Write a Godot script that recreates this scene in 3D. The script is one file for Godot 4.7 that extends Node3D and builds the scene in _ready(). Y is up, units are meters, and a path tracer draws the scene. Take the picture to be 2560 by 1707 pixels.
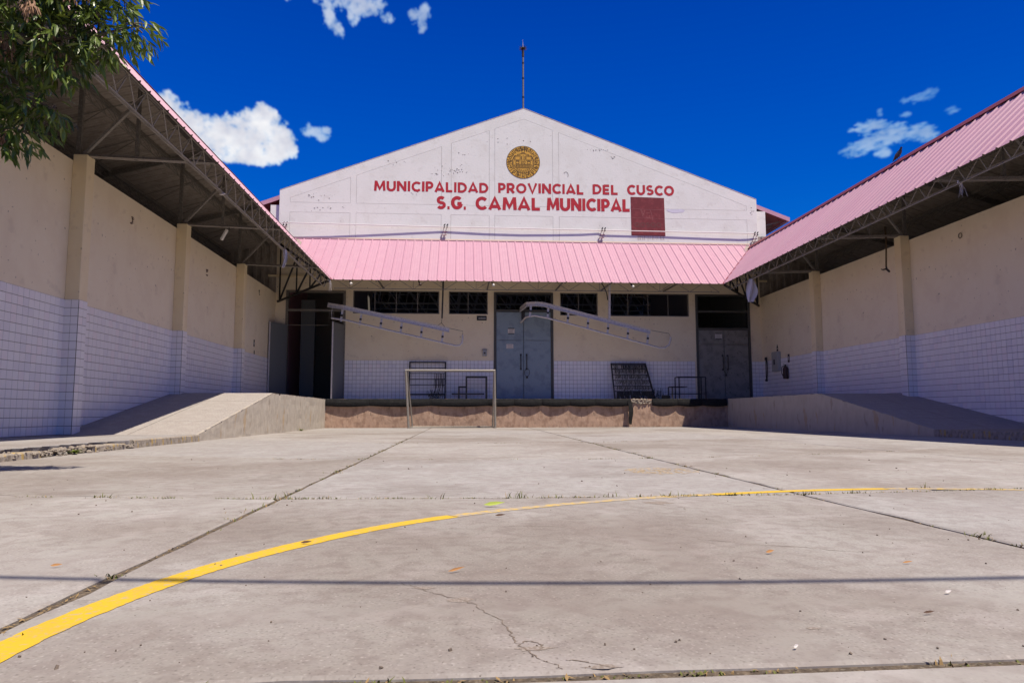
extends Node3D

# ------------------------------------------------------------------ measures (metres; depth Z is counted away from the camera, Godot z = -Z)
const ZW := 27.66      # plane of the hall front
const ZP := 25.16      # face of the loading dock
const ZC := 25.01      # eave line of the front canopy
const XL := -7.09      # courtyard face of one wing wall
const XR := 11.96      # courtyard face of the other wing wall
const XLE := -4.57     # eave lines
const XRE := 9.485
const YE := 5.163
const XLP := -4.66     # dock side faces
const XRP := 9.54
const HP := 1.0        # dock height
const TOP_TILE := 2.524
const WALL_TOP := 5.09
const TF := 0.777      # pitch of the front canopy
const TL := 1.07       # pitch of the wing eaves
const TR := 0.93
const TO := 0.27       # pitch of the outer wing slopes
const RIB := 0.327
const TILE := 0.15

var M := {}
var names_used := {}
var rng := RandomNumberGenerator.new()

func V(x: float, y: float, z: float) -> Vector3:
	return Vector3(x, y, -z)

# ------------------------------------------------------------------ mesh builder
class B:
	var v := PackedVector3Array()
	var n := PackedVector3Array()
	var c := PackedColorArray()
	var uv := PackedVector2Array()
	var ix := PackedInt32Array()
	var tint := Color(1, 1, 1)
	var use_c := false
	var use_uv := false

	func vert(p: Vector3, nn: Vector3, t := Vector2.ZERO) -> int:
		v.append(p); n.append(nn); c.append(tint); uv.append(t)
		return v.size() - 1

	func tri(a: Vector3, b: Vector3, d: Vector3, hint: Vector3) -> void:
		var m := (b - a).cross(d - a)
		if m.length_squared() < 1e-14: return
		m = m.normalized()
		var flip := m.dot(hint) > 0.0
		var nn := m if flip else -m
		var i := vert(a, nn); vert(b, nn); vert(d, nn)
		if flip: ix.append_array([i, i + 2, i + 1])
		else: ix.append_array([i, i + 1, i + 2])

	func quad(a: Vector3, b: Vector3, d: Vector3, e: Vector3, hint: Vector3) -> void:
		var m := (d - a).cross(e - b)
		if m.length_squared() < 1e-14: return
		m = m.normalized()
		var flip := m.dot(hint) > 0.0
		var nn := m if flip else -m
		var i := vert(a, nn, Vector2(0, 1)); vert(b, nn, Vector2(1, 1)); vert(d, nn, Vector2(1, 0)); vert(e, nn, Vector2(0, 0))
		if flip: ix.append_array([i, i + 2, i + 1, i, i + 3, i + 2])
		else: ix.append_array([i, i + 1, i + 2, i, i + 2, i + 3])

	func box(lo: Vector3, hi: Vector3) -> void:
		obox((lo + hi) * 0.5, (hi - lo).abs(), Basis.IDENTITY)

	func obox(ce: Vector3, s: Vector3, bs: Basis) -> void:
		var h := s * 0.5
		for ax in 3:
			var u := (ax + 1) % 3
			var w := (ax + 2) % 3
			for sg in [-1.0, 1.0]:
				var nn := Vector3.ZERO; nn[ax] = sg
				var cs := []
				for k in [[-1, -1], [1, -1], [1, 1], [-1, 1]]:
					var q := Vector3.ZERO
					q[ax] = h[ax] * sg; q[u] = h[u] * k[0]; q[w] = h[w] * k[1]
					cs.append(ce + bs * q)
				quad(cs[0], cs[1], cs[2], cs[3], bs * nn)

	# box with bevelled edges
	func bbox(ce: Vector3, s: Vector3, bv: float, bs := Basis.IDENTITY) -> void:
		var h := s * 0.5
		for ax in 3:
			var u := (ax + 1) % 3
			var w := (ax + 2) % 3
			for sg in [-1.0, 1.0]:
				var nn := Vector3.ZERO; nn[ax] = sg
				var cs := []
				for k in [[-1, -1], [1, -1], [1, 1], [-1, 1]]:
					var q := Vector3.ZERO
					q[ax] = h[ax] * sg; q[u] = (h[u] - bv) * k[0]; q[w] = (h[w] - bv) * k[1]
					cs.append(ce + bs * q)
				quad(cs[0], cs[1], cs[2], cs[3], bs * nn)
			for su in [-1.0, 1.0]:
				for sw in [-1.0, 1.0]:
					var hint := Vector3.ZERO; hint[u] = su; hint[w] = sw
					var a := Vector3.ZERO; var b := Vector3.ZERO; var d := Vector3.ZERO; var e := Vector3.ZERO
					a[u] = h[u] * su; a[w] = (h[w] - bv) * sw; a[ax] = -(h[ax] - bv)
					b = a; b[ax] = h[ax] - bv
					e[u] = (h[u] - bv) * su; e[w] = h[w] * sw; e[ax] = -(h[ax] - bv)
					d = e; d[ax] = h[ax] - bv
					quad(ce + bs * a, ce + bs * b, ce + bs * d, ce + bs * e, bs * hint)
		for sx in [-1.0, 1.0]:
			for sy in [-1.0, 1.0]:
				for sz in [-1.0, 1.0]:
					tri(ce + bs * Vector3(h.x * sx, (h.y - bv) * sy, (h.z - bv) * sz), ce + bs * Vector3((h.x - bv) * sx, h.y * sy, (h.z - bv) * sz), ce + bs * Vector3((h.x - bv) * sx, (h.y - bv) * sy, h.z * sz), bs * Vector3(sx, sy, sz))

	# bar of square section between two points
	func bar(a: Vector3, b: Vector3, w: float, hgt := -1.0) -> void:
		var d := b - a
		var l := d.length()
		if l < 1e-6: return
		d /= l
		var up := Vector3.UP if absf(d.y) < 0.95 else Vector3.BACK
		var sx := d.cross(up).normalized()
		var sy := sx.cross(d).normalized()
		obox((a + b) * 0.5, Vector3(w, w if hgt < 0.0 else hgt, l), Basis(sx, sy, -d))

	func angle_bar(a: Vector3, b: Vector3, w: float) -> void:
		var d := (b - a).normalized()
		var up := Vector3.UP if absf(d.y) < 0.95 else Vector3.BACK
		var sx := d.cross(up).normalized()
		var sy := sx.cross(d).normalized()
		var l := (b - a).length()
		var bs := Basis(sx, sy, -d)
		obox((a + b) * 0.5 + sx * w * 0.5, Vector3(w, w * 0.16, l), bs)
		obox((a + b) * 0.5 + sy * w * 0.58, Vector3(w * 0.16, w, l * 0.999), bs)

	func tube(pts: Array, r, sides := 8, caps := true) -> void:
		var m := pts.size()
		if m < 2: return
		var t0: Vector3 = (pts[1] - pts[0]).normalized()
		var up := Vector3.UP if absf(t0.y) < 0.9 else Vector3.RIGHT
		var sx := t0.cross(up).normalized()
		var start := v.size()
		for i in m:
			var t: Vector3
			if i == 0: t = pts[1] - pts[0]
			elif i == m - 1: t = pts[m - 1] - pts[m - 2]
			else: t = pts[i + 1] - pts[i - 1]
			t = t.normalized()
			sx = (sx - t * sx.dot(t)).normalized()
			var sy := t.cross(sx).normalized()
			var rr: float = r[i] if r is Array else r
			for k in sides:
				var an := TAU * k / sides
				var nn := sx * cos(an) + sy * sin(an)
				vert(pts[i] + nn * rr, nn, Vector2(float(k) / sides, float(i) / (m - 1)))
		for i in m - 1:
			for k in sides:
				var a := start + i * sides + k
				var b := start + i * sides + (k + 1) % sides
				var d := a + sides
				var e := b + sides
				ix.append_array([a, d, b, b, d, e])
		if caps:
			for end in 2:
				var i := 0 if end == 0 else m - 1
				var t: Vector3 = (pts[0] - pts[1]).normalized() if end == 0 else (pts[m - 1] - pts[m - 2]).normalized()
				for k in sides - 2:
					tri(v[start + i * sides], v[start + i * sides + k + 1], v[start + i * sides + k + 2], t)

	# flat polygon lifted to a prism: pts2 in plane axes ux, uy at origin o, thickness along nn
	func prism(pts2: PackedVector2Array, o: Vector3, ux: Vector3, uy: Vector3, nn: Vector3, th: float) -> void:
		var tr := Geometry2D.triangulate_polygon(pts2)
		for i in range(0, tr.size(), 3):
			var q := []
			for k in 3: q.append(o + ux * pts2[tr[i + k]].x + uy * pts2[tr[i + k]].y)
			tri(q[0] + nn * th, q[1] + nn * th, q[2] + nn * th, nn)
			tri(q[0], q[1], q[2], -nn)
		var ce := Vector2.ZERO
		for q in pts2: ce += q
		ce /= pts2.size()
		var cw := Geometry2D.is_polygon_clockwise(pts2)
		for i in pts2.size():
			var a := pts2[i]; var b := pts2[(i + 1) % pts2.size()]
			var e := b - a
			var out := Vector2(e.y, -e.x) if not cw else Vector2(-e.y, e.x)
			var A := o + ux * a.x + uy * a.y
			var Bq := o + ux * b.x + uy * b.y
			quad(A, Bq, Bq + nn * th, A + nn * th, ux * out.x + uy * out.y)

	# painted stroke: ribbon along 2D points
	func ribbon(pts2: Array, w: float, o: Vector3, ux: Vector3, uy: Vector3, nn: Vector3, lift: float) -> void:
		var m := pts2.size()
		var closed: bool = pts2[0].distance_to(pts2[m - 1]) < 1e-5 and m > 3
		var L := []
		var R := []
		for i in m:
			var d0: Vector2
			var d1: Vector2
			var a: Vector2 = pts2[i - 1] if i > 0 else (pts2[m - 2] if closed else pts2[0])
			var b: Vector2 = pts2[i + 1] if i < m - 1 else (pts2[1] if closed else pts2[m - 1])
			d0 = (pts2[i] - a).normalized() if pts2[i] != a else (b - pts2[i]).normalized()
			d1 = (b - pts2[i]).normalized() if b != pts2[i] else d0
			var nrm := Vector2(-d0.y - d1.y, d0.x + d1.x).normalized()
			var sc := 1.0 / maxf(0.62, nrm.dot(Vector2(-d0.y, d0.x)))
			var off := nrm * w * 0.5 * sc
			L.append(pts2[i] + off); R.append(pts2[i] - off)
		var oo := o + nn * lift
		for i in m - 1:
			quad(oo + ux * L[i].x + uy * L[i].y, oo + ux * L[i + 1].x + uy * L[i + 1].y, oo + ux * R[i + 1].x + uy * R[i + 1].y, oo + ux * R[i].x + uy * R[i].y, nn)

	func arrays() -> Array:
		var a := []
		a.resize(Mesh.ARRAY_MAX)
		a[Mesh.ARRAY_VERTEX] = v
		a[Mesh.ARRAY_NORMAL] = n
		if use_c: a[Mesh.ARRAY_COLOR] = c
		if use_uv: a[Mesh.ARRAY_TEX_UV] = uv
		a[Mesh.ARRAY_INDEX] = ix
		return a

	func mesh() -> ArrayMesh:
		var m := ArrayMesh.new()
		if ix.size() > 0: m.add_surface_from_arrays(Mesh.PRIMITIVE_TRIANGLES, arrays())
		return m

# ------------------------------------------------------------------ nodes
func numbered(s: String) -> String:
	if not names_used.has(s):
		names_used[s] = 0
		return s
	names_used[s] += 1
	return "%s_%03d" % [s, names_used[s]]

func tag(o: Node, label: String, category: String, group := "", kind := "") -> Node:
	if label: o.set_meta("label", label)
	if category: o.set_meta("category", category)
	if group: o.set_meta("group", group)
	if kind: o.set_meta("kind", kind)
	return o

func thing(called: String, label: String, category: String, at := Vector3.ZERO, group := "") -> Node3D:
	var o := Node3D.new()
	o.name = numbered(called)
	o.position = at
	add_child(o, true)
	tag(o, label, category, group)
	return o

func put(b: B, called: String, m: Material, parent: Node = null) -> MeshInstance3D:
	var o := MeshInstance3D.new()
	o.mesh = b.mesh()
	o.material_override = m
	o.cast_shadow = GeometryInstance3D.SHADOW_CASTING_SETTING_ON
	if parent == null:
		o.name = numbered(called)
		add_child(o, true)
	else:
		o.name = called
		parent.add_child(o, true)
		# meshes are built in world coordinates; keep them there under moved things
		var p: Node = parent
		var off := Vector3.ZERO
		while p is Node3D and p != self:
			off += p.position
			p = p.get_parent()
		o.position = -off
	return o

func one(b: B, called: String, m: Material, label: String, category: String, group := "", kind := "") -> MeshInstance3D:
	var o := put(b, called, m)
	tag(o, label, category, group, kind)
	return o

# ------------------------------------------------------------------ materials
func lin(r: float, g: float, b: float) -> Color:
	return Color(r, g, b).linear_to_srgb()

func plain(col: Color, rough := 0.8, metal := 0.0) -> StandardMaterial3D:
	var m := StandardMaterial3D.new()
	m.albedo_color = col
	m.roughness = rough
	m.metallic = metal
	return m

# colour texture out of layered noise; layers: [frequency, octaves, type, low, high, colour (linear), amount, invert]
func ptex(sd: int, size: int, base: Color, layers: Array) -> ImageTexture:
	var cnt := size * size
	var rr := PackedFloat32Array(); rr.resize(cnt); rr.fill(base.r)
	var gg := PackedFloat32Array(); gg.resize(cnt); gg.fill(base.g)
	var bb := PackedFloat32Array(); bb.resize(cnt); bb.fill(base.b)
	var k := 0
	for l in layers:
		var nz := FastNoiseLite.new()
		nz.seed = sd * 31 + k * 7
		nz.frequency = l[0]
		nz.fractal_octaves = l[1]
		nz.noise_type = l[2]
		if l[2] == FastNoiseLite.TYPE_CELLULAR:
			nz.fractal_type = FastNoiseLite.FRACTAL_NONE
		var im := nz.get_seamless_image(size, size, false, false, 0.1, true)
		im.convert(Image.FORMAT_L8)
		var d := im.get_data()
		var lut := PackedFloat32Array(); lut.resize(256)
		for i in 256: lut[i] = smoothstep(l[3], l[4], i / 255.0) * l[6]
		var cr: float = l[5].r; var cg: float = l[5].g; var cb: float = l[5].b
		for i in cnt:
			var t := lut[d[i]]
			if t > 0.002:
				rr[i] += (cr - rr[i]) * t
				gg[i] += (cg - gg[i]) * t
				bb[i] += (cb - bb[i]) * t
		k += 1
	var sl := PackedByteArray(); sl.resize(1025)
	for i in 1025: sl[i] = int(round(255.0 * pow(i / 1024.0, 1.0 / 2.2)))
	var out := PackedByteArray(); out.resize(cnt * 3)
	for i in cnt:
		out[i * 3] = sl[int(clampf(rr[i], 0, 1) * 1024.0)]
		out[i * 3 + 1] = sl[int(clampf(gg[i], 0, 1) * 1024.0)]
		out[i * 3 + 2] = sl[int(clampf(bb[i], 0, 1) * 1024.0)]
	return ImageTexture.create_from_image(Image.create_from_data(size, size, false, Image.FORMAT_RGB8, out))

func bump(sd: int, size: int, freq: float, octs: int, strength: float) -> ImageTexture:
	var nz := FastNoiseLite.new()
	nz.seed = sd
	nz.frequency = freq
	nz.fractal_octaves = octs
	var im := nz.get_seamless_image(size, size, false, false, 0.1, true)
	im.convert(Image.FORMAT_RGBA8)
	im.bump_map_to_normal_map(strength)
	return ImageTexture.create_from_image(im)

func tri_mat(tex: Texture2D, period: Vector3, rough := 0.85, nrm: Texture2D = null, nscale := 0.5, metal := 0.0) -> StandardMaterial3D:
	var m := StandardMaterial3D.new()
	m.albedo_texture = tex
	m.uv1_triplanar = true
	m.uv1_world_triplanar = true
	m.uv1_scale = Vector3(1.0 / period.x, 1.0 / period.y, 1.0 / period.z)
	m.roughness = rough
	m.metallic = metal
	if nrm:
		m.normal_enabled = true
		m.normal_texture = nrm
		m.normal_scale = nscale
	return m

func make_materials() -> void:
	var S := FastNoiseLite.TYPE_SIMPLEX_SMOOTH
	var P := FastNoiseLite.TYPE_PERLIN
	var C := FastNoiseLite.TYPE_CELLULAR
	var n_fine := bump(5, 512, 0.09, 3, 3.0)
	var n_rough := bump(6, 512, 0.04, 4, 6.0)
	# yard concrete
	var conc := ptex(1, 1024, Color(0.38, 0.358, 0.34), [
		[0.004, 4, S, 0.35, 0.75, Color(0.32, 0.285, 0.268), 0.6],
		[0.006, 5, S, 0.55, 0.85, Color(0.44, 0.41, 0.4), 0.6],
		[0.025, 5, S, 0.42, 0.8, Color(0.285, 0.25, 0.235), 0.6],
		[0.3, 2, P, 0.5, 0.85, Color(0.24, 0.21, 0.2), 0.4],
		[0.36, 2, P, 0.68, 0.86, Color(0.12, 0.1, 0.09), 0.65],
		[0.3, 2, P, 0.68, 0.88, Color(0.6, 0.57, 0.55), 0.6]])
	var stains := ptex(2, 512, Color(0.5, 0.5, 0.5), [
		[0.006, 5, S, 0.5, 0.8, Color(0.4, 0.375, 0.35), 0.7],
		[0.009, 4, S, 0.6, 0.85, Color(0.58, 0.58, 0.58), 0.6]])
	for i in 3:
		var m := tri_mat(conc, Vector3(2.9, 2.9, 2.9), 0.92, n_fine, 0.16)
		m.uv1_offset = Vector3(0.31 * i, 0.2 * i, 0.17 * i)
		m.albedo_color = [Color(1, 1, 1), Color(0.96, 0.955, 0.95), Color(0.985, 0.99, 1.0)][i]
		m.detail_enabled = true
		m.detail_blend_mode = BaseMaterial3D.BLEND_MODE_MUL
		M["concrete%d" % i] = m
	var mulled := ptex(12, 512, Color(1, 1, 1), [
		[0.005, 5, S, 0.45, 0.8, Color(0.76, 0.715, 0.68), 0.8],
		[0.012, 5, S, 0.62, 0.85, Color(0.7, 0.66, 0.63), 0.5]])
	for i in 3:
		var m: StandardMaterial3D = M["concrete%d" % i]
		m.detail_albedo = mulled
		m.detail_uv_layer = BaseMaterial3D.DETAIL_UV_2
		m.uv2_triplanar = true
		m.uv2_world_triplanar = true
		m.uv2_scale = Vector3(0.09, 0.09, 0.09)
	M.dirt = tri_mat(ptex(3, 256, Color(0.085, 0.062, 0.042), [[0.08, 3, P, 0.4, 0.8, Color(0.2, 0.15, 0.1), 0.7], [0.2, 2, P, 0.6, 0.9, Color(0.3, 0.26, 0.2), 0.6]]), Vector3(0.5, 0.5, 0.5), 1.0, n_rough, 1.0)
	# plaster
	var cream := ptex(4, 512, Color(0.82, 0.71, 0.53), [
		[0.006, 4, S, 0.4, 0.8, Color(0.78, 0.66, 0.49), 0.7],
		[0.03, 4, P, 0.5, 0.85, Color(0.84, 0.74, 0.57), 0.4],
		[0.012, 5, S, 0.72, 0.9, Color(0.66, 0.55, 0.42), 0.45],
		[0.07, 2, P, 0.83, 0.93, Color(0.15, 0.11, 0.08), 0.6]])
	M.cream = tri_mat(cream, Vector3(3.4, 3.4, 3.4), 0.9, n_fine, 0.1)
	M.cream_pilaster = tri_mat(cream, Vector3(3.4, 3.4, 3.4), 0.9, n_fine, 0.1)
	M.cream_pilaster.albedo_color = Color(1.0, 0.985, 0.93)
	var white := ptex(5, 1024, Color(0.735, 0.74, 0.71), [
		[0.004, 5, S, 0.4, 0.8, Color(0.69, 0.685, 0.65), 0.6],
		[0.01, 5, S, 0.66, 0.9, Color(0.62, 0.605, 0.565), 0.45],
		[0.045, 4, P, 0.76, 0.86, Color(0.56, 0.54, 0.5), 0.4],
		[0.055, 3, S, 0.86, 0.92, Color(0.13, 0.11, 0.1), 0.75]])
	M.white = tri_mat(white, Vector3(5.1, 5.1, 5.1), 0.88, n_fine, 0.06)
	M.white_frame = tri_mat(white, Vector3(4.3, 4.3, 4.3), 0.88, n_fine, 0.06)
	M.white_frame.uv1_offset = Vector3(0.4, 0.3, 0.1)
	M.coping = tri_mat(ptex(6, 256, Color(0.6, 0.53, 0.44), [[0.02, 4, S, 0.4, 0.8, Color(0.34, 0.28, 0.22), 0.6]]), Vector3(1.5, 1.5, 1.5), 0.95)
	# tiles
	var tt := [Color(0.82, 0.79, 0.815), Color(0.84, 0.815, 0.83), Color(0.77, 0.745, 0.785), Color(0.84, 0.78, 0.8)]
	M.tile_tints = tt
	for i in 4: M["tile%d" % i] = plain(lin(tt[i].r, tt[i].g, tt[i].b), 0.28)
	M.tiles = plain(Color(1, 1, 1), 0.28)
	M.tiles.vertex_color_use_as_albedo = true
	M.grout = plain(lin(0.14, 0.115, 0.1), 0.95)
	# roofs
	var pk := ptex(7, 512, Color(0.505, 0.282, 0.362), [
		[0.01, 4, S, 0.4, 0.8, Color(0.54, 0.315, 0.395), 0.6],
		[0.03, 4, P, 0.6, 0.9, Color(0.465, 0.25, 0.325), 0.45],
		[0.11, 2, P, 0.82, 0.92, Color(0.4, 0.17, 0.2), 0.6]])
	for i in 3:
		M["pink%d" % i] = tri_mat(pk, Vector3(2.3, 2.3, 2.3), 0.55)
		M["pink%d" % i].albedo_color = [Color(1, 1, 1), Color(0.985, 0.98, 0.985), Color(0.99, 1.0, 0.995)][i]
	M.under = tri_mat(ptex(8, 256, Color(0.32, 0.275, 0.235), [[0.02, 4, S, 0.4, 0.8, Color(0.22, 0.185, 0.155), 0.7], [0.07, 3, P, 0.6, 0.9, Color(0.47, 0.41, 0.35), 0.5]]), Vector3(1.7, 1.7, 1.7), 0.7)
	M.maroon_roof = plain(lin(0.2, 0.035, 0.05), 0.6)
	M.pink_wall = plain(lin(0.68, 0.36, 0.42), 0.85)
	# steel
	var st := ptex(9, 256, Color(0.16, 0.145, 0.125), [[0.03, 4, S, 0.4, 0.8, Color(0.24, 0.22, 0.19), 0.7], [0.08, 3, P, 0.6, 0.9, Color(0.1, 0.065, 0.045), 0.7]])
	M.steel = tri_mat(st, Vector3(0.7, 0.7, 0.7), 0.6)
	M.steel_pale = tri_mat(ptex(10, 256, Color(0.27, 0.245, 0.215), [[0.04, 4, S, 0.4, 0.8, Color(0.17, 0.15, 0.13), 0.7], [0.1, 3, P, 0.65, 0.9, Color(0.15, 0.1, 0.07), 0.7]]), Vector3(0.6, 0.6, 0.6), 0.5)
	M.black_steel = plain(lin(0.022, 0.021, 0.021), 0.55)
	M.galv = tri_mat(ptex(11, 256, Color(0.6, 0.565, 0.57), [[0.03, 4, S, 0.4, 0.8, Color(0.48, 0.45, 0.46), 0.8], [0.09, 3, P, 0.68, 0.85, Color(0.13, 0.1, 0.1), 0.7]]), Vector3(0.8, 0.8, 0.8), 0.5, null, 0.5, 0.15)
	M.goal = tri_mat(ptex(13, 256, Color(0.27, 0.255, 0.235), [[0.05, 4, S, 0.45, 0.7, Color(0.22, 0.17, 0.13), 0.85], [0.12, 3, P, 0.65, 0.85, Color(0.62, 0.6, 0.56), 0.7]]), Vector3(0.5, 0.5, 0.5), 0.4, null, 0.5, 0.3)
	# dock
	M.dock_face = tri_mat(ptex(14, 512, Color(0.38, 0.255, 0.19), [
		[0.02, 4, S, 0.4, 0.75, Color(0.25, 0.155, 0.11), 0.75],
		[0.05, 4, P, 0.55, 0.85, Color(0.44, 0.32, 0.25), 0.5],
		[0.03, 4, S, 0.74, 0.9, Color(0.1, 0.07, 0.05), 0.6]]), Vector3(2.6, 5.2, 2.6), 0.92, n_rough, 0.15)
	M.ramp_face = tri_mat(ptex(15, 512, Color(0.47, 0.42, 0.36), [
		[0.02, 4, S, 0.4, 0.75, Color(0.42, 0.37, 0.31), 0.7],
		[0.035, 4, P, 0.55, 0.8, Color(0.5, 0.46, 0.405), 0.5],
		[0.014, 5, S, 0.74, 0.9, Color(0.24, 0.18, 0.13), 0.5],
		[0.016, 3, S, 0.78, 0.9, Color(0.42, 0.26, 0.1), 0.5]]), Vector3(3.4, 9.0, 3.4), 0.92, n_rough, 0.12)
	M.ramp_top = tri_mat(ptex(16, 512, Color(0.37, 0.335, 0.315), [
		[0.09, 2, C, 0.3, 0.8, Color(0.28, 0.245, 0.225), 0.7],
		[0.01, 4, S, 0.45, 0.8, Color(0.42, 0.39, 0.37), 0.5],
		[0.16, 2, P, 0.6, 0.85, Color(0.2, 0.17, 0.15), 0.6]]), Vector3(1.4, 1.4, 1.4), 0.95, n_rough, 0.5)
	M.curb = tri_mat(ptex(17, 512, Color(0.34, 0.295, 0.25), [
		[0.02, 4, S, 0.4, 0.75, Color(0.2, 0.165, 0.13), 0.8],
		[0.07, 4, P, 0.55, 0.85, Color(0.4, 0.36, 0.32), 0.7],
		[0.011, 3, S, 0.7, 0.78, Color(0.5, 0.33, 0.07), 0.75]]), Vector3(1.2, 1.8, 1.2), 0.95, n_rough, 0.4)
	M.rubble = tri_mat(ptex(18, 256, Color(0.3, 0.255, 0.215), [[0.05, 4, S, 0.4, 0.8, Color(0.22, 0.18, 0.15), 0.8], [0.12, 3, P, 0.6, 0.85, Color(0.46, 0.42, 0.38), 0.7]]), Vector3(0.5, 0.5, 0.5), 1.0, n_rough, 1.5)
	M.rubber = tri_mat(ptex(19, 256, Color(0.011, 0.011, 0.012), [[0.04, 4, S, 0.45, 0.8, Color(0.022, 0.022, 0.023), 0.8], [0.09, 3, P, 0.74, 0.9, Color(0.12, 0.115, 0.11), 0.6]]), Vector3(1.8, 0.4, 1.8), 0.85)
	M.rubber.metallic_specular = 0.2
	M.yellow = tri_mat(ptex(20, 512, Color(0.68, 0.44, 0.014), [
		[0.012, 4, S, 0.4, 0.8, Color(0.62, 0.395, 0.025), 0.7],
		[0.16, 3, P, 0.56, 0.8, Color(0.48, 0.35, 0.12), 0.65],
		[0.06, 5, S, 0.68, 0.82, Color(0.42, 0.35, 0.24), 0.75]]), Vector3(1.1, 1.1, 1.1), 0.85)
	M.yellow_worn = tri_mat(ptex(21, 512, Color(0.6, 0.42, 0.12), [
		[0.05, 4, P, 0.38, 0.58, Color(0.385, 0.335, 0.3), 0.85],
		[0.02, 4, S, 0.5, 0.7, Color(0.38, 0.33, 0.29), 0.7]]), Vector3(1.1, 1.1, 1.1), 0.88)
	# paint and doors
	M.red_paint = tri_mat(ptex(22, 512, Color(0.43, 0.004, 0.018), [
		[0.03, 4, S, 0.45, 0.8, Color(0.36, 0.004, 0.016), 0.8],
		[0.08, 4, P, 0.7, 0.86, Color(0.5, 0.06, 0.08), 0.45]]), Vector3(0.5, 1.6, 0.5), 0.7)
	M.maroon_paint = tri_mat(ptex(23, 256, Color(0.15, 0.009, 0.018), [[0.02, 4, S, 0.45, 0.8, Color(0.2, 0.022, 0.032), 0.8]]), Vector3(1.6, 1.6, 1.6), 0.75)
	M.maroon_ghost = plain(lin(0.13, 0.032, 0.034), 0.8)
	M.scratch = plain(lin(0.34, 0.12, 0.12), 0.8)
	M.gold = tri_mat(ptex(24, 256, Color(0.56, 0.31, 0.03), [[0.03, 4, S, 0.4, 0.8, Color(0.63, 0.33, 0.035), 0.8]]), Vector3(0.7, 0.7, 0.7), 0.6)
	M.ink = plain(lin(0.045, 0.02, 0.006), 0.7)
	M.door_blue = tri_mat(ptex(25, 512, Color(0.235, 0.3, 0.36), [
		[0.008, 4, S, 0.4, 0.8, Color(0.18, 0.225, 0.28), 0.8],
		[0.02, 4, S, 0.62, 0.86, Color(0.28, 0.32, 0.36), 0.6],
		[0.06, 3, P, 0.78, 0.9, Color(0.07, 0.075, 0.08), 0.6]]), Vector3(2.1, 2.1, 2.1), 0.5)
	M.door_grey = tri_mat(ptex(26, 512, Color(0.24, 0.23, 0.215), [
		[0.008, 4, S, 0.4, 0.8, Color(0.18, 0.17, 0.16), 0.8],
		[0.02, 4, S, 0.66, 0.86, Color(0.07, 0.065, 0.06), 0.7]]), Vector3(2.1, 2.1, 2.1), 0.55)
	M.door_frame = plain(lin(0.07, 0.068, 0.065), 0.6)
	M.door_dark = plain(lin(0.15, 0.16, 0.165), 0.6)
	M.win_frame = plain(lin(0.2, 0.19, 0.18), 0.6)
	M.inside = plain(lin(0.32, 0.3, 0.28), 0.95)
	M.inside_truss = plain(lin(0.7, 0.7, 0.7), 0.8)
	M.paper = plain(lin(0.62, 0.57, 0.55), 0.9)
	M.print = plain(lin(0.03, 0.03, 0.03), 0.9)
	M.white_print = plain(lin(0.6, 0.6, 0.6), 0.9)
	var gl := StandardMaterial3D.new()
	gl.albedo_color = Color(0.05, 0.055, 0.06, 0.35)
	gl.transparency = BaseMaterial3D.TRANSPARENCY_ALPHA
	gl.roughness = 0.1
	gl.metallic_specular = 0.1
	M.glass = gl
	M.cloth = plain(lin(0.6, 0.56, 0.6), 0.95)
	M.cloth.backlight_enabled = true
	M.cloth.backlight = Color(0.3, 0.3, 0.3)
	M.strap = plain(lin(0.1, 0.065, 0.03), 0.9)
	M.mauve = plain(lin(0.33, 0.2, 0.22), 0.8)
	M.wire_white = plain(lin(0.7, 0.68, 0.66), 0.7)
	M.wire_dark = plain(lin(0.02, 0.02, 0.02), 0.6)
	M.red_box = plain(lin(0.035, 0.01, 0.01), 0.5)
	M.lamp_white = plain(lin(0.6, 0.58, 0.54), 0.5)
	M.panel_grey = plain(lin(0.36, 0.36, 0.35), 0.5)
	M.feather = plain(lin(0.05, 0.052, 0.06), 0.6)
	M.copper = plain(lin(0.06, 0.04, 0.03), 0.6, 0.3)
	# plants
	var lt := [Color(0.075, 0.115, 0.022), Color(0.105, 0.15, 0.025), Color(0.16, 0.2, 0.035), Color(0.045, 0.08, 0.02)]
	for i in 4:
		var m := plain(lin(lt[i].r, lt[i].g, lt[i].b), 0.45)
		m.backlight_enabled = true
		m.backlight = Color(0.35, 0.42, 0.1)
		M["leaf%d" % i] = m
	M.leaves = plain(Color(1, 1, 1), 0.36)
	M.leaves.vertex_color_use_as_albedo = true
	M.leaves.backlight_enabled = true
	M.leaves.backlight = Color(0.35, 0.42, 0.1)
	M.leaf_tints = lt
	M.seed = plain(lin(0.32, 0.19, 0.12), 0.9)
	M.bark = tri_mat(ptex(27, 256, Color(0.1, 0.075, 0.055), [[0.05, 4, S, 0.4, 0.8, Color(0.17, 0.14, 0.11), 0.8]]), Vector3(0.3, 0.9, 0.3), 0.95, n_rough, 1.0)
	M.grass = plain(lin(0.13, 0.14, 0.035), 0.9)
	M.dry = plain(lin(0.3, 0.2, 0.09), 0.95)
	M.leaf_yellow = plain(lin(0.36, 0.43, 0.07), 0.8)
	M.leaf_orange = plain(lin(0.42, 0.21, 0.08), 0.9)
	M.leaf_brown = plain(lin(0.1, 0.055, 0.035), 0.9)

# ------------------------------------------------------------------ camera, sky, sun
const SUN_TX := 0.315
const SUN_TZ := 0.38

func make_camera() -> void:
	var cam := Camera3D.new()
	cam.name = "camera"
	cam.position = Vector3(0, 0.4734, 0)
	cam.basis = Basis(Vector3.UP, -0.0711) * Basis(Vector3.RIGHT, 0.1007) * Basis(Vector3.BACK, -0.0018)
	cam.fov = 50.94
	cam.near = 0.05
	cam.far = 1500.0
	add_child(cam)
	cam.current = true

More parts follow.
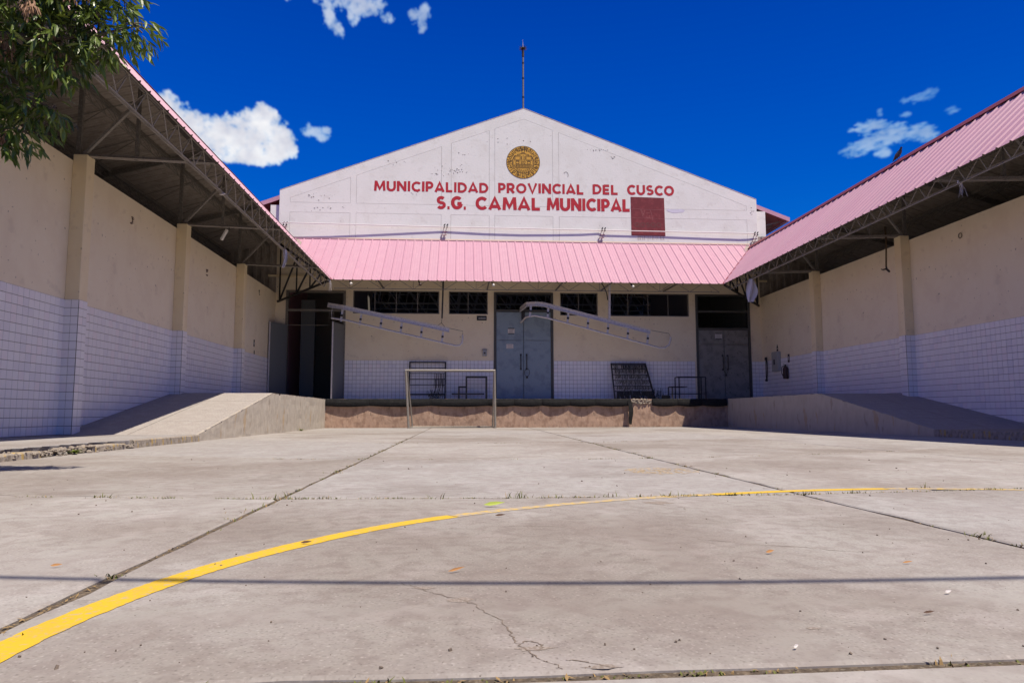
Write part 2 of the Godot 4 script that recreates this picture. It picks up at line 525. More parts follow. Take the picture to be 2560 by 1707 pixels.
func sky_color(el: float) -> Color:
	# sRGB values of the clear high-altitude sky by elevation
	var keys := [[0.0, Color(0.3, 0.56, 0.84)], [6.0, Color(0.17, 0.48, 0.82)], [12.0, Color(0.02, 0.405, 0.79)], [18.0, Color(0.0, 0.335, 0.745)], [24.0, Color(0.0, 0.288, 0.7)], [31.0, Color(0.0, 0.245, 0.645)], [42.0, Color(0.03, 0.225, 0.585)], [60.0, Color(0.15, 0.265, 0.525)], [90.0, Color(0.2, 0.285, 0.5)]]
	for i in keys.size() - 1:
		if el <= keys[i + 1][0]:
			return keys[i][1].lerp(keys[i + 1][1], (el - keys[i][0]) / (keys[i + 1][0] - keys[i][0]))
	return keys[-1][1]

func make_sky() -> void:
	var w := 4096
	var h := 2048
	var im := Image.create(w, h, false, Image.FORMAT_RGB8)
	for y in h:
		var el := 90.0 - (y + 0.5) / h * 180.0
		im.fill_rect(Rect2i(0, y, w, 1), sky_color(el) if el > 0.0 else Color(0.42, 0.4, 0.38))
	var nz := FastNoiseLite.new()
	nz.seed = 11; nz.frequency = 0.42; nz.fractal_octaves = 6; nz.fractal_gain = 0.55
	var nb := FastNoiseLite.new()
	nb.seed = 4; nb.frequency = 0.16; nb.fractal_octaves = 4
	# clouds: [blobs as azimuth, elevation, half width, half height], density, softness
	var clouds := [
		[[[-21.7, 20.9, 1.7, 1.3], [-20.1, 20.5, 1.8, 1.1], [-17.9, 20.2, 2.4, 1.6], [-16.0, 20.6, 2.2, 1.9], [-14.6, 20.1, 1.5, 1.2], [-18.6, 19.3, 2.2, 0.8], [-16.1, 19.5, 2.4, 0.9], [-15.6, 22.3, 0.8, 0.7], [-22.6, 22.0, 0.8, 0.8], [-21.0, 19.9, 1.6, 0.8]], 1.0, 0.34],
		[[[-12.3, 21.4, 0.6, 0.5], [-11.3, 21.2, 0.7, 0.6], [-10.8, 21.4, 0.4, 0.35]], 0.8, 0.5],
		[[[-10.0, 30.9, 2.6, 1.0], [-8.4, 30.4, 1.1, 0.9], [-7.3, 30.5, 0.9, 0.7], [-10.9, 29.4, 0.55, 0.9], [-10.2, 28.5, 0.6, 0.55], [-9.0, 29.6, 0.5, 0.8], [-14.2, 30.4, 0.7, 0.45], [-12.5, 30.8, 0.9, 0.5], [-6.2, 29.7, 0.6, 0.4]], 0.85, 0.5],
		[[[-3.9, 29.9, 0.75, 0.5], [-3.2, 30.3, 0.55, 0.6], [-3.4, 29.2, 0.4, 0.45]], 0.75, 0.5],
		[[[30.6, 18.7, 1.2, 0.5], [31.9, 19.1, 1.6, 0.55], [33.3, 19.4, 1.2, 0.7], [31.5, 20.1, 1.3, 0.5], [34.9, 19.1, 0.9, 0.6], [32.3, 18.2, 0.6, 0.35]], 0.68, 0.6],
		[[[34.6, 21.4, 1.0, 0.32], [35.5, 21.7, 0.5, 0.25], [32.2, 20.9, 0.22, 0.4], [33.8, 20.5, 0.4, 0.2], [36.7, 20.2, 0.5, 0.22], [30.3, 20.1, 0.3, 0.2]], 0.5, 0.7]]
	# the same fair weather clouds go on round the rest of the sky
	var cr := RandomNumberGenerator.new()
	cr.seed = 77
	for k in 46:
		var az := cr.randf_range(52.0, 316.0)
		var el := cr.randf_range(14.0, 62.0)
		if k % 4 == 0:
			az = cr.randf_range(-40.0, 48.0)
			el = cr.randf_range(38.0, 66.0)
		var sz := cr.randf_range(1.2, 3.6)
		var bl := []
		for j in 4: bl.append([az + cr.randf_range(-1.4, 1.4) * sz / cos(deg_to_rad(el)), el + cr.randf_range(-0.35, 0.35) * sz, sz * cr.randf_range(0.8, 1.4) / cos(deg_to_rad(el)), sz * cr.randf_range(0.4, 0.7)])
		clouds.append([bl, cr.randf_range(0.7, 1.0), 0.5])
	for c in clouds:
		var a0 := 1e9; var a1 := -1e9; var e0 := 1e9; var e1 := -1e9
		for b in c[0]:
			a0 = minf(a0, b[0] - b[2] * 1.6); a1 = maxf(a1, b[0] + b[2] * 1.6)
			e0 = minf(e0, b[1] - b[3] * 1.8); e1 = maxf(e1, b[1] + b[3] * 1.8)
		var y0 := int((90.0 - e1) / 180.0 * h); var y1 := int((90.0 - e0) / 180.0 * h)
		var x0 := int(floor(a0 / 360.0 * w)); var x1 := int(ceil(a1 / 360.0 * w))
		for y in range(y0, y1 + 1):
			var el := 90.0 - (y + 0.5) / h * 180.0
			for x in range(x0, x1 + 1):
				var az := (x + 0.5) / w * 360.0
				var f := 0.0
				var low := 0.0
				for b in c[0]:
					var dx: float = (az - b[0]) / b[2]
					var dy: float = (el - b[1]) / b[3]
					var q := maxf(0.0, 1.0 - (dx * dx + dy * dy) * 0.62)
					f = 1.0 - (1.0 - f) * (1.0 - q)
				var nn := nz.get_noise_2d(az * 3.0, el * 3.4) * (0.62 if c[2] < 0.4 else 0.9) + nb.get_noise_2d(az * 3.0, el * 3.0) * 0.6
				if c[2] >= 0.6: nn = nn * 0.6 + nz.get_noise_2d(az * 1.6 + el * 2.2, el * 7.0 - az * 1.5) * 0.85
				var d := smoothstep(0.26, 0.26 + c[2] * 1.4, f * 1.05 + nn * 0.72)
				var dens: float = maxf(0.0, f * 1.2 + nn * 0.85 - 0.42) * (1.0 - 0.35 * c[2])
				d = c[1] * (1.0 - exp(-(6.0 if c[2] < 0.4 else 3.4) * dens))
				d *= smoothstep(0.06, 0.25, f)
				if d < 0.004: continue
				var shade := clampf(0.55 + nb.get_noise_2d(az * 2.4 + 40.0, el * 3.2) * 0.9 + nz.get_noise_2d(az * 3.2, el * 3.6) * 0.15, 0.0, 1.0)
				var col := Color(0.8, 0.805, 0.85).lerp(Color(0.93, 0.93, 0.94), shade)
				var px := posmod(x, w)
				im.set_pixel(px, y, im.get_pixel(px, y).lerp(col, clampf(d, 0.0, 1.0)))
	var pm := PanoramaSkyMaterial.new()
	pm.panorama = ImageTexture.create_from_image(im)
	var sky := Sky.new()
	sky.sky_material = pm
	var env := Environment.new()
	env.background_mode = Environment.BG_SKY
	env.sky = sky
	env.background_energy_multiplier = 0.785
	env.tonemap_mode = Environment.TONE_MAPPER_LINEAR
	env.tonemap_exposure = 1.4
	env.sdfgi_enabled = true
	env.ssao_enabled = true
	env.ssil_enabled = true
	var we := WorldEnvironment.new()
	we.name = "world_environment"
	we.environment = env
	add_child(we)
	var sun := DirectionalLight3D.new()
	sun.name = "sun"
	sun.light_energy = 1.35
	sun.light_color = Color(1.0, 0.955, 0.88)
	sun.light_angular_distance = 0.5
	sun.shadow_enabled = true
	sun.directional_shadow_max_distance = 120.0
	var to_sun := Vector3(SUN_TX, 1.0, SUN_TZ).normalized()
	sun.basis = Basis.looking_at(-to_sun, Vector3.FORWARD)
	add_child(sun)

# ------------------------------------------------------------------ yard
func joint_z(base: float, x: float) -> float:
	if base < 3.0: return base + 0.02 * x
	var dx := x - 0.7
	return base + 0.0072 * base * dx * dx * (1.0 if base < 12.0 else maxf(0.0, (24.0 - base) / 12.0))

func joint_x(base: float, z: float) -> float:
	if base > 1.5 and base < 3.0: return base + 0.018 * clampf(z - 5.0, 0.0, 18.0)
	if base > 5.0 and base < 6.0: return base + 0.02 * clampf(z - 7.0, 0.0, 18.0)
	return base

func make_ground() -> void:
	var g := thing("ground", "weathered grey concrete yard slabs with weedy joints", "")
	g.set_meta("kind", "structure")
	g.remove_meta("category")
	var b := B.new()
	b.quad(V(-300, -0.009, -300), V(300, -0.009, -300), V(300, -0.009, 300), V(-300, -0.009, 300), Vector3.UP)
	put(b, "joint_earth", M.dirt, g)
	var xs := [XLP - 0.02, -1.02, 2.0, 5.42, XRP + 0.02]
	var zs := [-8.0, -4.3, -1.4, 1.345, 4.1, 7.5, 11.75, 16.2, 20.7, ZP]
	var gap := 0.013
	var k := 0
	for i in xs.size() - 1:
		for j in zs.size() - 1:
			b = B.new()
			var last: bool = j == zs.size() - 2
			var q := []
			for cc in [[0, 0], [1, 0], [1, 1], [0, 1]]:
				var bx: float = xs[i + cc[0]]
				var bz: float = zs[j + cc[1]]
				var x := joint_x(bx, bz)
				var z := joint_z(bz, bx) if not (last and cc[1] == 1) and bz > 0.0 else bz
				x += gap if cc[0] == 0 else -gap
				z += gap * 1.2 if cc[1] == 0 else -gap * 1.2
				q.append(Vector2(x, z))
			# top with broken, slightly wavy edges
			var rim := []
			for e in 4:
				var a: Vector2 = q[e]; var c2: Vector2 = q[(e + 1) % 4]
				var n := int(maxf(4.0, a.distance_to(c2) / 0.22)) if zs[j] < 12.0 and zs[j] > -1.0 else 4
				for s in n:
					var t := float(s) / n
					var pt := a.lerp(c2, t)
					if s > 0:
						var nrm := Vector2(-(c2 - a).y, (c2 - a).x).normalized()
						pt += nrm * rng.randf_range(-0.004, 0.006) + nrm * (0.018 if rng.randf() < 0.05 else 0.0)
					rim.append(pt)
			var ctr := Vector2.ZERO
			for pt in rim: ctr += pt
			ctr /= rim.size()
			var inner := []
			for pt in rim: inner.append(pt + (ctr - pt).normalized() * 0.012)
			for s in rim.size():
				var s2 := (s + 1) % rim.size()
				b.tri(V(inner[s].x, 0, inner[s].y), V(inner[s2].x, 0, inner[s2].y), V(ctr.x, 0, ctr.y), Vector3.UP)
				b.quad(V(inner[s].x, 0, inner[s].y), V(inner[s2].x, 0, inner[s2].y), V(rim[s2].x, -0.005, rim[s2].y), V(rim[s].x, -0.005, rim[s].y), Vector3.UP)
				var od: Vector2 = (rim[s] - ctr).normalized()
				b.quad(V(rim[s].x, -0.005, rim[s].y), V(rim[s2].x, -0.005, rim[s2].y), V(rim[s2].x, -0.05, rim[s2].y), V(rim[s].x, -0.05, rim[s].y), V(od.x, 0, od.y))
			put(b, "concrete_slab", M["concrete%d" % (k % 3)], g)
			k += 1
		k += 1
	# the yellow court line
	var yl := [Vector2(-0.75, 0.6), Vector2(-0.9, 1.1), Vector2(-0.92, 1.56), Vector2(-0.885, 1.9), Vector2(-0.79, 2.28), Vector2(-0.65, 2.6), Vector2(-0.45, 2.94), Vector2(-0.2, 3.25), Vector2(0.16, 3.56), Vector2(0.63, 3.85), Vector2(0.95, 4.0), Vector2(1.27, 4.12), Vector2(1.97, 4.31), Vector2(2.43, 4.38), Vector2(2.77, 4.39), Vector2(3.2, 4.33), Vector2(3.6, 4.22), Vector2(4.3, 3.9), Vector2(5.0, 3.4)]
	var cv := Curve2D.new()
	for i in yl.size():
		var t: Vector2 = (yl[mini(i + 1, yl.size() - 1)] - yl[maxi(i - 1, 0)]) / 6.0
		cv.add_point(yl[i], -t, t)
	var tot := cv.get_baked_length()
	for part in [[0.0, 0.36, false], [0.361, 0.56, true], [0.561, 0.7, false], [0.701, 1.0, true]]:
		b = B.new()
		var pts := []
		var wa := 1.0
		var n := 150
		for s in n + 1: pts.append(cv.sample_baked(tot * lerpf(part[0], part[1], float(s) / n), true))
		for s in n:
			var d: Vector2 = (pts[s + 1] - pts[s]).normalized()
			var nr := Vector2(-d.y, d.x) * 0.044
			var d2: Vector2 = (pts[mini(s + 2, n)] - pts[s]).normalized()
			var nr2 := Vector2(-d2.y, d2.x) * 0.044
			var ws := wa
			wa = (0.86 if part[2] else 1.0) + rng.randf_range(-0.07, 0.05)
			nr2 *= wa / ws
			b.quad(V(pts[s].x + nr.x * ws, 0.0016, pts[s].y + nr.y * ws), V(pts[s + 1].x + nr2.x * ws, 0.0016, pts[s + 1].y + nr2.y * ws), V(pts[s + 1].x - nr2.x * ws, 0.0016, pts[s + 1].y - nr2.y * ws), V(pts[s].x - nr.x * ws, 0.0016, pts[s].y - nr.y * ws), Vector3.UP)
		put(b, "painted_line", M.yellow_worn if part[2] else M.yellow, g)
	# worn flecks of yellow paint
	b = B.new()
	for i in 260:
		var an := rng.randf() * TAU
		var r := sqrt(rng.randf())
		var c := Vector2(1.66 + cos(an) * 0.3 * r, 5.93 + sin(an) * 0.32 * r)
		var sz := rng.randf_range(0.004, 0.02)
		for s in 5:
			var a0 := TAU * s / 5.0 + an
			var a1 := TAU * (s + 1) / 5.0 + an
			b.tri(V(c.x, 0.0008, c.y), V(c.x + cos(a0) * sz, 0.0008, c.y + sin(a0) * sz * 1.6), V(c.x + cos(a1) * sz, 0.0008, c.y + sin(a1) * sz * 1.6), Vector3.UP)
	var fk := put(b, "paint_flecks", M.patch, g)
	fk.set_meta("kind", "stuff")
	# cracks filled with earth
	var cracks := [
		[[-0.17, 2.09], [-0.12, 2.04], [-0.07, 1.97], [0.0, 1.9], [0.04, 1.84], [0.07, 1.76], [0.1, 1.69], [0.11, 1.59], [0.12, 1.53], [0.14, 1.47], [0.17, 1.42], [0.2, 1.365]],
		[[0.12, 1.53], [0.15, 1.55], [0.17, 1.52], [0.16, 1.48]],
		[[0.2, 1.43], [0.25, 1.41], [0.3, 1.37]],
		[[-0.1, 3.02], [-0.02, 3.05], [0.06, 3.03]], [[0.2, 3.1], [0.34, 3.08], [0.47, 3.05]],
		[[0.9, 2.72], [1.05, 2.6], [1.22, 2.52], [1.33, 2.44], [1.42, 2.42]], [[1.0, 3.86], [1.06, 3.7], [1.13, 3.62], [1.1, 3.5]]]
	b = B.new()
	for c in cracks:
		var fine := []
		for i in c.size() - 1:
			for s in 5:
				var t := s / 5.0
				fine.append(Vector2(c[i][0], c[i][1]).lerp(Vector2(c[i + 1][0], c[i + 1][1]), t) + Vector2(rng.randf_range(-0.006, 0.006), rng.randf_range(-0.006, 0.006)))
		for i in fine.size() - 1:
			var w0 := rng.randf_range(0.0003, 0.0022)
			var w1 := rng.randf_range(0.0003, 0.0022)
			var nr := Vector2(-(fine[i + 1] - fine[i]).y, (fine[i + 1] - fine[i]).x).normalized()
			b.quad(V(fine[i].x + nr.x * w0, 0.001, fine[i].y + nr.y * w0), V(fine[i + 1].x + nr.x * w1, 0.001, fine[i + 1].y + nr.y * w1), V(fine[i + 1].x - nr.x * w1, 0.001, fine[i + 1].y - nr.y * w1), V(fine[i].x - nr.x * w0, 0.001, fine[i].y - nr.y * w0), Vector3.UP)
	put(b, "crack", M.crack_dirt, g)
	# spalled shallow patches of earth
	b = B.new()
	for sp in [[0.0, 1.89, 0.05, 0.035], [-0.1, 2.03, 0.04, 0.02], [0.15, 1.5, 0.05, 0.018], [0.27, 1.385, 0.05, 0.014], [1.05, 3.82, 0.1, 0.08], [0.78, 1.59, 0.022, 0.014]]:
		var rr := []
		for s in 18: rr.append(Vector2(sp[0] + cos(TAU * s / 18.0) * sp[2] * rng.randf_range(0.4, 1.0), sp[1] + sin(TAU * s / 18.0) * sp[3] * rng.randf_range(0.4, 1.0)))
		for s in 18: b.tri(V(rr[s].x, 0.0007, rr[s].y), V(rr[(s + 1) % 18].x, 0.0007, rr[(s + 1) % 18].y), V(sp[0], 0.0007, sp[1]), Vector3.UP)
	put(b, "spalled_patch", M.spall, g)
	joint_plants()
	litter()

func blade(b: B, p: Vector3, h: float, lean: Vector3, w: float) -> void:
	var s := lean.cross(Vector3.UP).normalized() * w
	var m := p + Vector3.UP * h * 0.6 + lean * 0.35
	var t := p + Vector3.UP * h + lean
	b.quad(p - s, p + s, m + s * 0.7, m - s * 0.7, lean + Vector3.UP * 0.2)
	b.tri(m - s * 0.7, m + s * 0.7, t, lean + Vector3.UP * 0.2)

func joint_plants() -> void:
	var b := B.new()
	var dry := B.new()
	var spots := []
	# transverse joint in the middle distance and the long joints
	for i in 110:
		var x := rng.randf_range(-2.9, 3.6)
		spots.append([Vector2(x, joint_z(4.1, x)), 0.014 + 0.026 * rng.randf() * rng.randf()])
	for i in 40:
		var z := rng.randf_range(1.5, 14.0)
		spots.append([Vector2(joint_x(-1.02, z), z), 0.01 + 0.018 * rng.randf()])
	for i in 40:
		var z := rng.randf_range(2.4, 16.0)
		spots.append([Vector2(joint_x(2.0, z), z), 0.01 + 0.02 * rng.randf()])
	for i in 34:
		var x := rng.randf_range(-2.4, 5.4)
		spots.append([Vector2(x, joint_z(7.5, x)), 0.012 + 0.018 * rng.randf()])
	for i in 24:
		var x := rng.randf_range(-2.4, 5.4)
		spots.append([Vector2(x, joint_z(11.75, x)), 0.012 + 0.018 * rng.randf()])
	for i in 16:
		var x := rng.randf_range(-0.7, 1.5)
		spots.append([Vector2(x, joint_z(1.345, x)), 0.0 + 0.004 * rng.randf()])
	for big in [[-0.99, 4.16, 0.06], [0.33, 4.1, 0.055], [-0.12, 4.11, 0.05], [0.88, 4.12, 0.04], [-2.05, 4.36, 0.035], [2.93, 4.42, 0.05], [1.22, 4.13, 0.04], [-1.03, 3.6, 0.03], [-0.15, 1.345, 0.01], [0.93, 1.37, 0.012], [-0.42, 1.345, 0.01]]:
		spots.append([Vector2(big[0], big[1]), big[2]])
	for s in spots:
		var n := 9 + int(rng.randf() * 14)
		for k in n:
			var p := V(s[0].x + rng.randfn(0, 0.022 + s[1] * 0.4), -0.01, s[0].y + rng.randfn(0, 0.008))
			var an := rng.randf() * TAU
			var h: float = s[1] * rng.randf_range(0.25, 1.0) + 0.004
			blade(b if rng.randf() < 0.72 else dry, p, h, Vector3(cos(an), 0, sin(an)) * (h * rng.randf_range(0.3, 1.0) + 0.004), rng.randf_range(0.0015, 0.004))
	one(b, "joint_grass", M.grass, "sparse green weeds sprouting from the joints of the concrete yard", "weeds", "", "stuff")
	# dry leaf bits in the joints
	for i in 420:
		var long := rng.randf() < 0.6
		var p: Vector3
		if long:
			var z := 1.4 + 5.0 * rng.randf() * rng.randf() if rng.randf() < 0.8 else rng.randf_range(2, 12)
			var bx: float = -1.02 if rng.randf() < 0.75 else 2.0
			p = V(joint_x(bx, z) + rng.randfn(0, 0.007), -0.004, z)
		else:
			var x := rng.randf_range(-2.5, 3.5)
			p = V(x, -0.004, joint_z(4.1 if rng.randf() < 0.7 else 1.345, x) + rng.randfn(0, 0.008))
		var an := rng.randf() * TAU
		var d := Vector3(cos(an), rng.randf_range(-0.2, 0.5), sin(an)) * rng.randf_range(0.004, 0.014)
		var s := d.cross(Vector3.UP).normalized() * rng.randf_range(0.0015, 0.004)
		dry.quad(p - d, p + s, p + d, p - s, Vector3.UP)
	one(dry, "joint_litter", M.dry, "dry straw coloured leaf bits lying in the joints of the yard", "litter", "", "stuff")

func leaf_mesh(b: B, p: Vector3, dir: Vector3, side: Vector3, l: float, w: float, curl: float) -> void:
	var up := dir.cross(side).normalized()
	if up.y < 0: up = -up
	var cs := [0.0, 0.28, 0.6, 1.0]
	var ws := [0.12, 0.95, 0.8, 0.0]
	var L := []; var R := []; var Mid := []
	for i in 4:
		var c: Vector3 = p + dir * l * cs[i] - up * curl * l * cs[i] * cs[i]
		Mid.append(c)
		L.append(c + side * w * 0.5 * ws[i] + up * w * 0.12 * ws[i])
		R.append(c - side * w * 0.5 * ws[i] + up * w * 0.12 * ws[i])
	for i in 3:
		b.quad(L[i], L[i + 1], Mid[i + 1], Mid[i], up)
		b.quad(Mid[i], Mid[i + 1], R[i + 1], R[i], up)

func litter() -> void:
	# single fallen leaves that can be told apart
	var fl := [
		[0.12, 3.72, 0.11, 0.022, 0.1, "leaf_yellow", "bright green yellow fallen leaf lying just beyond the yellow line"],
		[-0.035, 2.2, 0.06, 0.01, 0.55, "leaf_orange", "orange curled fallen leaf lying near the cable shadow"],
		[0.16, 3.36, 0.05, 0.011, 0.0, "leaf_brown", "dark brown fallen leaf beside the bright bend of the yellow line"],
		[-1.27, 2.38, 0.035, 0.009, 0.1, "leaf_orange", "small tan fallen leaf beside the weedy long joint"],
		[1.03, 2.41, 0.036, 0.011, 0.3, "leaf_orange", "rusty orange fallen leaf lying alone on bare concrete"],
		[1.39, 2.22, 0.036, 0.006, 0.05, "leaf_orange", "pale orange leaf scrap lying alone on bare concrete"],
		[1.27, 1.85, 0.022, 0.008, 0.2, "paper", "pale cream leaf scrap on the bare concrete"],
		[0.67, 1.45, 0.014, 0.008, 0.4, "paper", "small white flake lying close to the nearest cross joint"],
		[1.09, 1.67, 0.03, 0.006, 0.05, "leaf_brown", "dark brown twig scrap lying on the concrete"],
		[-0.58, 2.72, 0.04, 0.01, 0.1, "leaf_brown", "dark curled leaf scrap between the yellow line and the long joint"]]
	for f in fl:
		var b := B.new()
		var an: float = f[4]
		leaf_mesh(b, V(f[0], 0.004 + f[3] * 0.42, f[1]), Vector3(cos(an), 0.1, -sin(an)).normalized(), Vector3(sin(an) * 0.5, 0.85, -cos(an) * 0.5).normalized(), f[2], f[3], 0.02)
		one(b, "fallen_leaf", M[f[5]], f[6], "leaf", "leaves fallen on the yard")
	# grit too small to count
	var g := B.new()
	for i in 420:
		var z := 1.3 + 16.0 * rng.randf() * rng.randf()
		var x := rng.randf_range(-0.62, 0.82) * z
		if x < -4.6 or x > 9.4: continue
		var s := 0.0012 + 0.0042 * pow(rng.randf(), 3.0) * (1.0 if z < 3.5 else 1.8)
		var p := V(x, s * 0.4, z)
		g.obox(p, Vector3(s, s * 0.8, s * rng.randf_range(0.6, 1.8)), Basis(Vector3(rng.randf(), 1, rng.randf()).normalized(), rng.randf() * TAU))
	one(g, "yard_grit", M.grit, "dark grit and crumbs scattered over the concrete yard", "grit", "", "stuff")

# ------------------------------------------------------------------ loading dock, ramps, pavements
func extra_materials() -> void:
	var S := FastNoiseLite.TYPE_SIMPLEX_SMOOTH
	M.patch = tri_mat(ptex(31, 256, Color(0.5, 0.36, 0.19), [[0.04, 4, S, 0.35, 0.65, Color(0.43, 0.36, 0.29), 0.7]]), Vector3(0.8, 0.8, 0.8), 0.92)
	M.crack_dirt = plain(lin(0.19, 0.15, 0.12), 1.0)
	M.spall = tri_mat(ptex(32, 256, Color(0.24, 0.195, 0.165), [[0.08, 3, S, 0.4, 0.7, Color(0.33, 0.285, 0.255), 0.9]]), Vector3(0.2, 0.2, 0.2), 1.0)
	M.grit = plain(lin(0.16, 0.125, 0.1), 1.0)

func make_dock() -> void:
	var t := thing("loading_dock", "concrete loading dock with brown stained face below the hall doors", "dock", V(2.4, 0, ZP))
	var b := B.new()
	b.quad(V(XLP, HP, ZP), V(XRP, HP, ZP), V(XRP, HP, ZW), V(XLP, HP, ZW), Vector3.UP)
	b.quad(V(XL, HP, ZW), V(XLP, HP, ZW), V(XLP, HP, ZP), V(XL, HP, ZP), Vector3.UP)
	b.quad(V(XRP, HP, ZW), V(XR, HP, ZW), V(XR, HP, ZP), V(XRP, HP, ZP), Vector3.UP)
	put(b, "deck", M.concrete1, t)
	# face in pours of uneven relief
	b = B.new()
	var nz := FastNoiseLite.new(); nz.seed = 3; nz.frequency = 1.1; nz.fractal_octaves = 4
	var nx := 180
	var ny := 12
	var grid := []
	for i in nx + 1:
		var col := []
		for j in ny + 1:
			var x := lerpf(XLP, XRP, float(i) / nx)
			var y := lerpf(-0.05, HP, float(j) / ny)
			col.append(V(x, y, ZP + nz.get_noise_2d(x, y * 1.4) * 0.018))
		grid.append(col)
	for i in nx:
		for j in ny:
			b.quad(grid[i][j], grid[i + 1][j], grid[i + 1][j + 1], grid[i][j + 1], Vector3.BACK)
	put(b, "face", M.dock_face, t)
	# black rubber bumper lengths nailed along the edge, each bulging between its ends
	var ends := [XLP + 0.01, -3.15, -1.04, 0.95, 1.86, 2.85, 3.83, 4.75, 6.02]
	var ends2 := [6.78, 7.7, 8.6, 9.5]
	for list in [ends, ends2]:
		for k in list.size() - 1:
			b = B.new()
			var x0: float = list[k] + 0.004
			var x1: float = list[k + 1] - 0.004
			var n := int((x1 - x0) / 0.07) + 3
			var prev := []
			for i in n + 1:
				var u := float(i) / n
				var bulge := sin(PI * u)
				var th := 0.085 + 0.075 * pow(bulge, 0.8) + rng.randf_range(-0.003, 0.003)
				var sag := 0.035 * bulge
				var yb := 0.755 - sag
				var yt := 0.985 - 0.012 * rng.randf()
				var x := lerpf(x0, x1, u)
				var ring := [V(x, yt + 0.02, ZP + 0.03), V(x, yt + 0.02, ZP - 0.02), V(x, yt - 0.01, ZP - th * 0.72), V(x, lerpf(yb, yt, 0.55), ZP - th), V(x, lerpf(yb, yt, 0.25), ZP - th * 0.97), V(x, yb, ZP - th * 0.8), V(x, yb + 0.01, ZP + 0.02)]
				if i > 0:
					for q in ring.size() - 1:
						var hint: Vector3 = [Vector3.UP, Vector3(0, 1, 0.6), Vector3.BACK, Vector3.BACK, Vector3(0, -0.5, 1), Vector3.DOWN][q]
						b.quad(prev[q], ring[q], ring[q + 1], prev[q + 1], hint)
				if i == 0 or i == n:
					for q in range(1, ring.size() - 1): b.tri(ring[0], ring[q], ring[q + 1], Vector3.LEFT if i == 0 else Vector3.RIGHT)
				prev = ring
			put(b, "rubber_strip", M.rubber, t)
	# torn flap hanging down
	b = B.new()
	var pts := []
	for i in 15:
		var u := i / 14.0
		pts.append([Vector3(5.93 + 0.06 * u + 0.03 * sin(u * 5.0), 0.94 - 0.84 * u, 0.12 + 0.08 * sin(u * 2.6)), lerpf(0.12, 0.2, clampf(u * 2.0, 0, 1)), u * 0.9])
	for i in 14:
		var a = pts[i]; var c = pts[i + 1]
		var da: Vector3 = Vector3(cos(a[2]), 0, -sin(a[2])) * a[1] * 0.5
		var dc: Vector3 = Vector3(cos(c[2]), 0, -sin(c[2])) * c[1] * 0.5
		var pa := V(a[0].x, a[0].y, ZP - a[0].z); var pc := V(c[0].x, c[0].y, ZP - c[0].z)
		b.quad(pa - da, pa + da, pc + dc, pc - dc, Vector3.BACK)
		b.quad(pa - da + Vector3(0, 0, -0.012), pa + da + Vector3(0, 0, -0.012), pc + dc + Vector3(0, 0, -0.012), pc - dc + Vector3(0, 0, -0.012), Vector3.FORWARD)
	put(b, "torn_flap", M.rubber, t)
	# bare broken edge where the strip is gone
	b = B.new()
	for i in 46:
		var s := rng.randf_range(0.03, 0.085)
		stone(b, V(rng.randf_range(6.06, 6.76), rng.randf_range(0.82, 0.975), ZP + rng.randf_range(-0.03, 0.02)), s)
	put(b, "broken_edge", M.rubble, t)
	b = B.new()
	for i in 26:
		stone(b, V(rng.randf_range(XLP, XRP), rng.randf_range(0.005, 0.02), ZP - rng.randf_range(0.02, 0.1)), rng.randf_range(0.01, 0.03))
	for i in 90: stone(b, V(rng.randf_range(5.3, 8.3), 0.012, ZP - rng.randf_range(0.05, 0.16)), rng.randf_range(0.008, 0.022))
	one(b, "dock_crumbs", M.rubble, "grey concrete crumbs fallen along the foot of the dock face", "rubble", "", "stuff")

func stone(b: B, p: Vector3, s: float) -> void:
	# irregular stone: jittered octahedron-like solid with 18 faces
	var pts := []
	var ring := 6
	for k in ring:
		var an := TAU * k / ring + rng.randf_range(-0.3, 0.3)
		pts.append(p + Vector3(cos(an) * s * rng.randf_range(0.6, 1.1), rng.randf_range(-0.25, 0.25) * s, sin(an) * s * rng.randf_range(0.6, 1.1)))
	var top := []
	for k in 3:
		var an := TAU * k / 3 + rng.randf()
		top.append(p + Vector3(cos(an) * s * 0.45, s * rng.randf_range(0.35, 0.7), sin(an) * s * 0.45))
	b.tri(top[0], top[1], top[2], Vector3.UP)
	for k in 3:
		var a: Vector3 = pts[k * 2]; var c: Vector3 = pts[k * 2 + 1]; var e: Vector3 = pts[(k * 2 + 2) % ring]
		# nearest pairing by order
		b.tri(a, c, top[k], (a + c) * 0.5 - p + Vector3.UP * s * 0.3)
		b.tri(c, top[k], top[(k + 1) % 3], c - p + Vector3.UP * s * 0.4)
		b.tri(c, e, top[(k + 1) % 3], (c + e) * 0.5 - p + Vector3.UP * s * 0.3)
	var low := p - Vector3.UP * s * 0.5
	for k in ring: b.tri(pts[k], pts[(k + 1) % ring], low, (pts[k] + pts[(k + 1) % ring]) * 0.5 - p - Vector3.UP * s * 0.3)

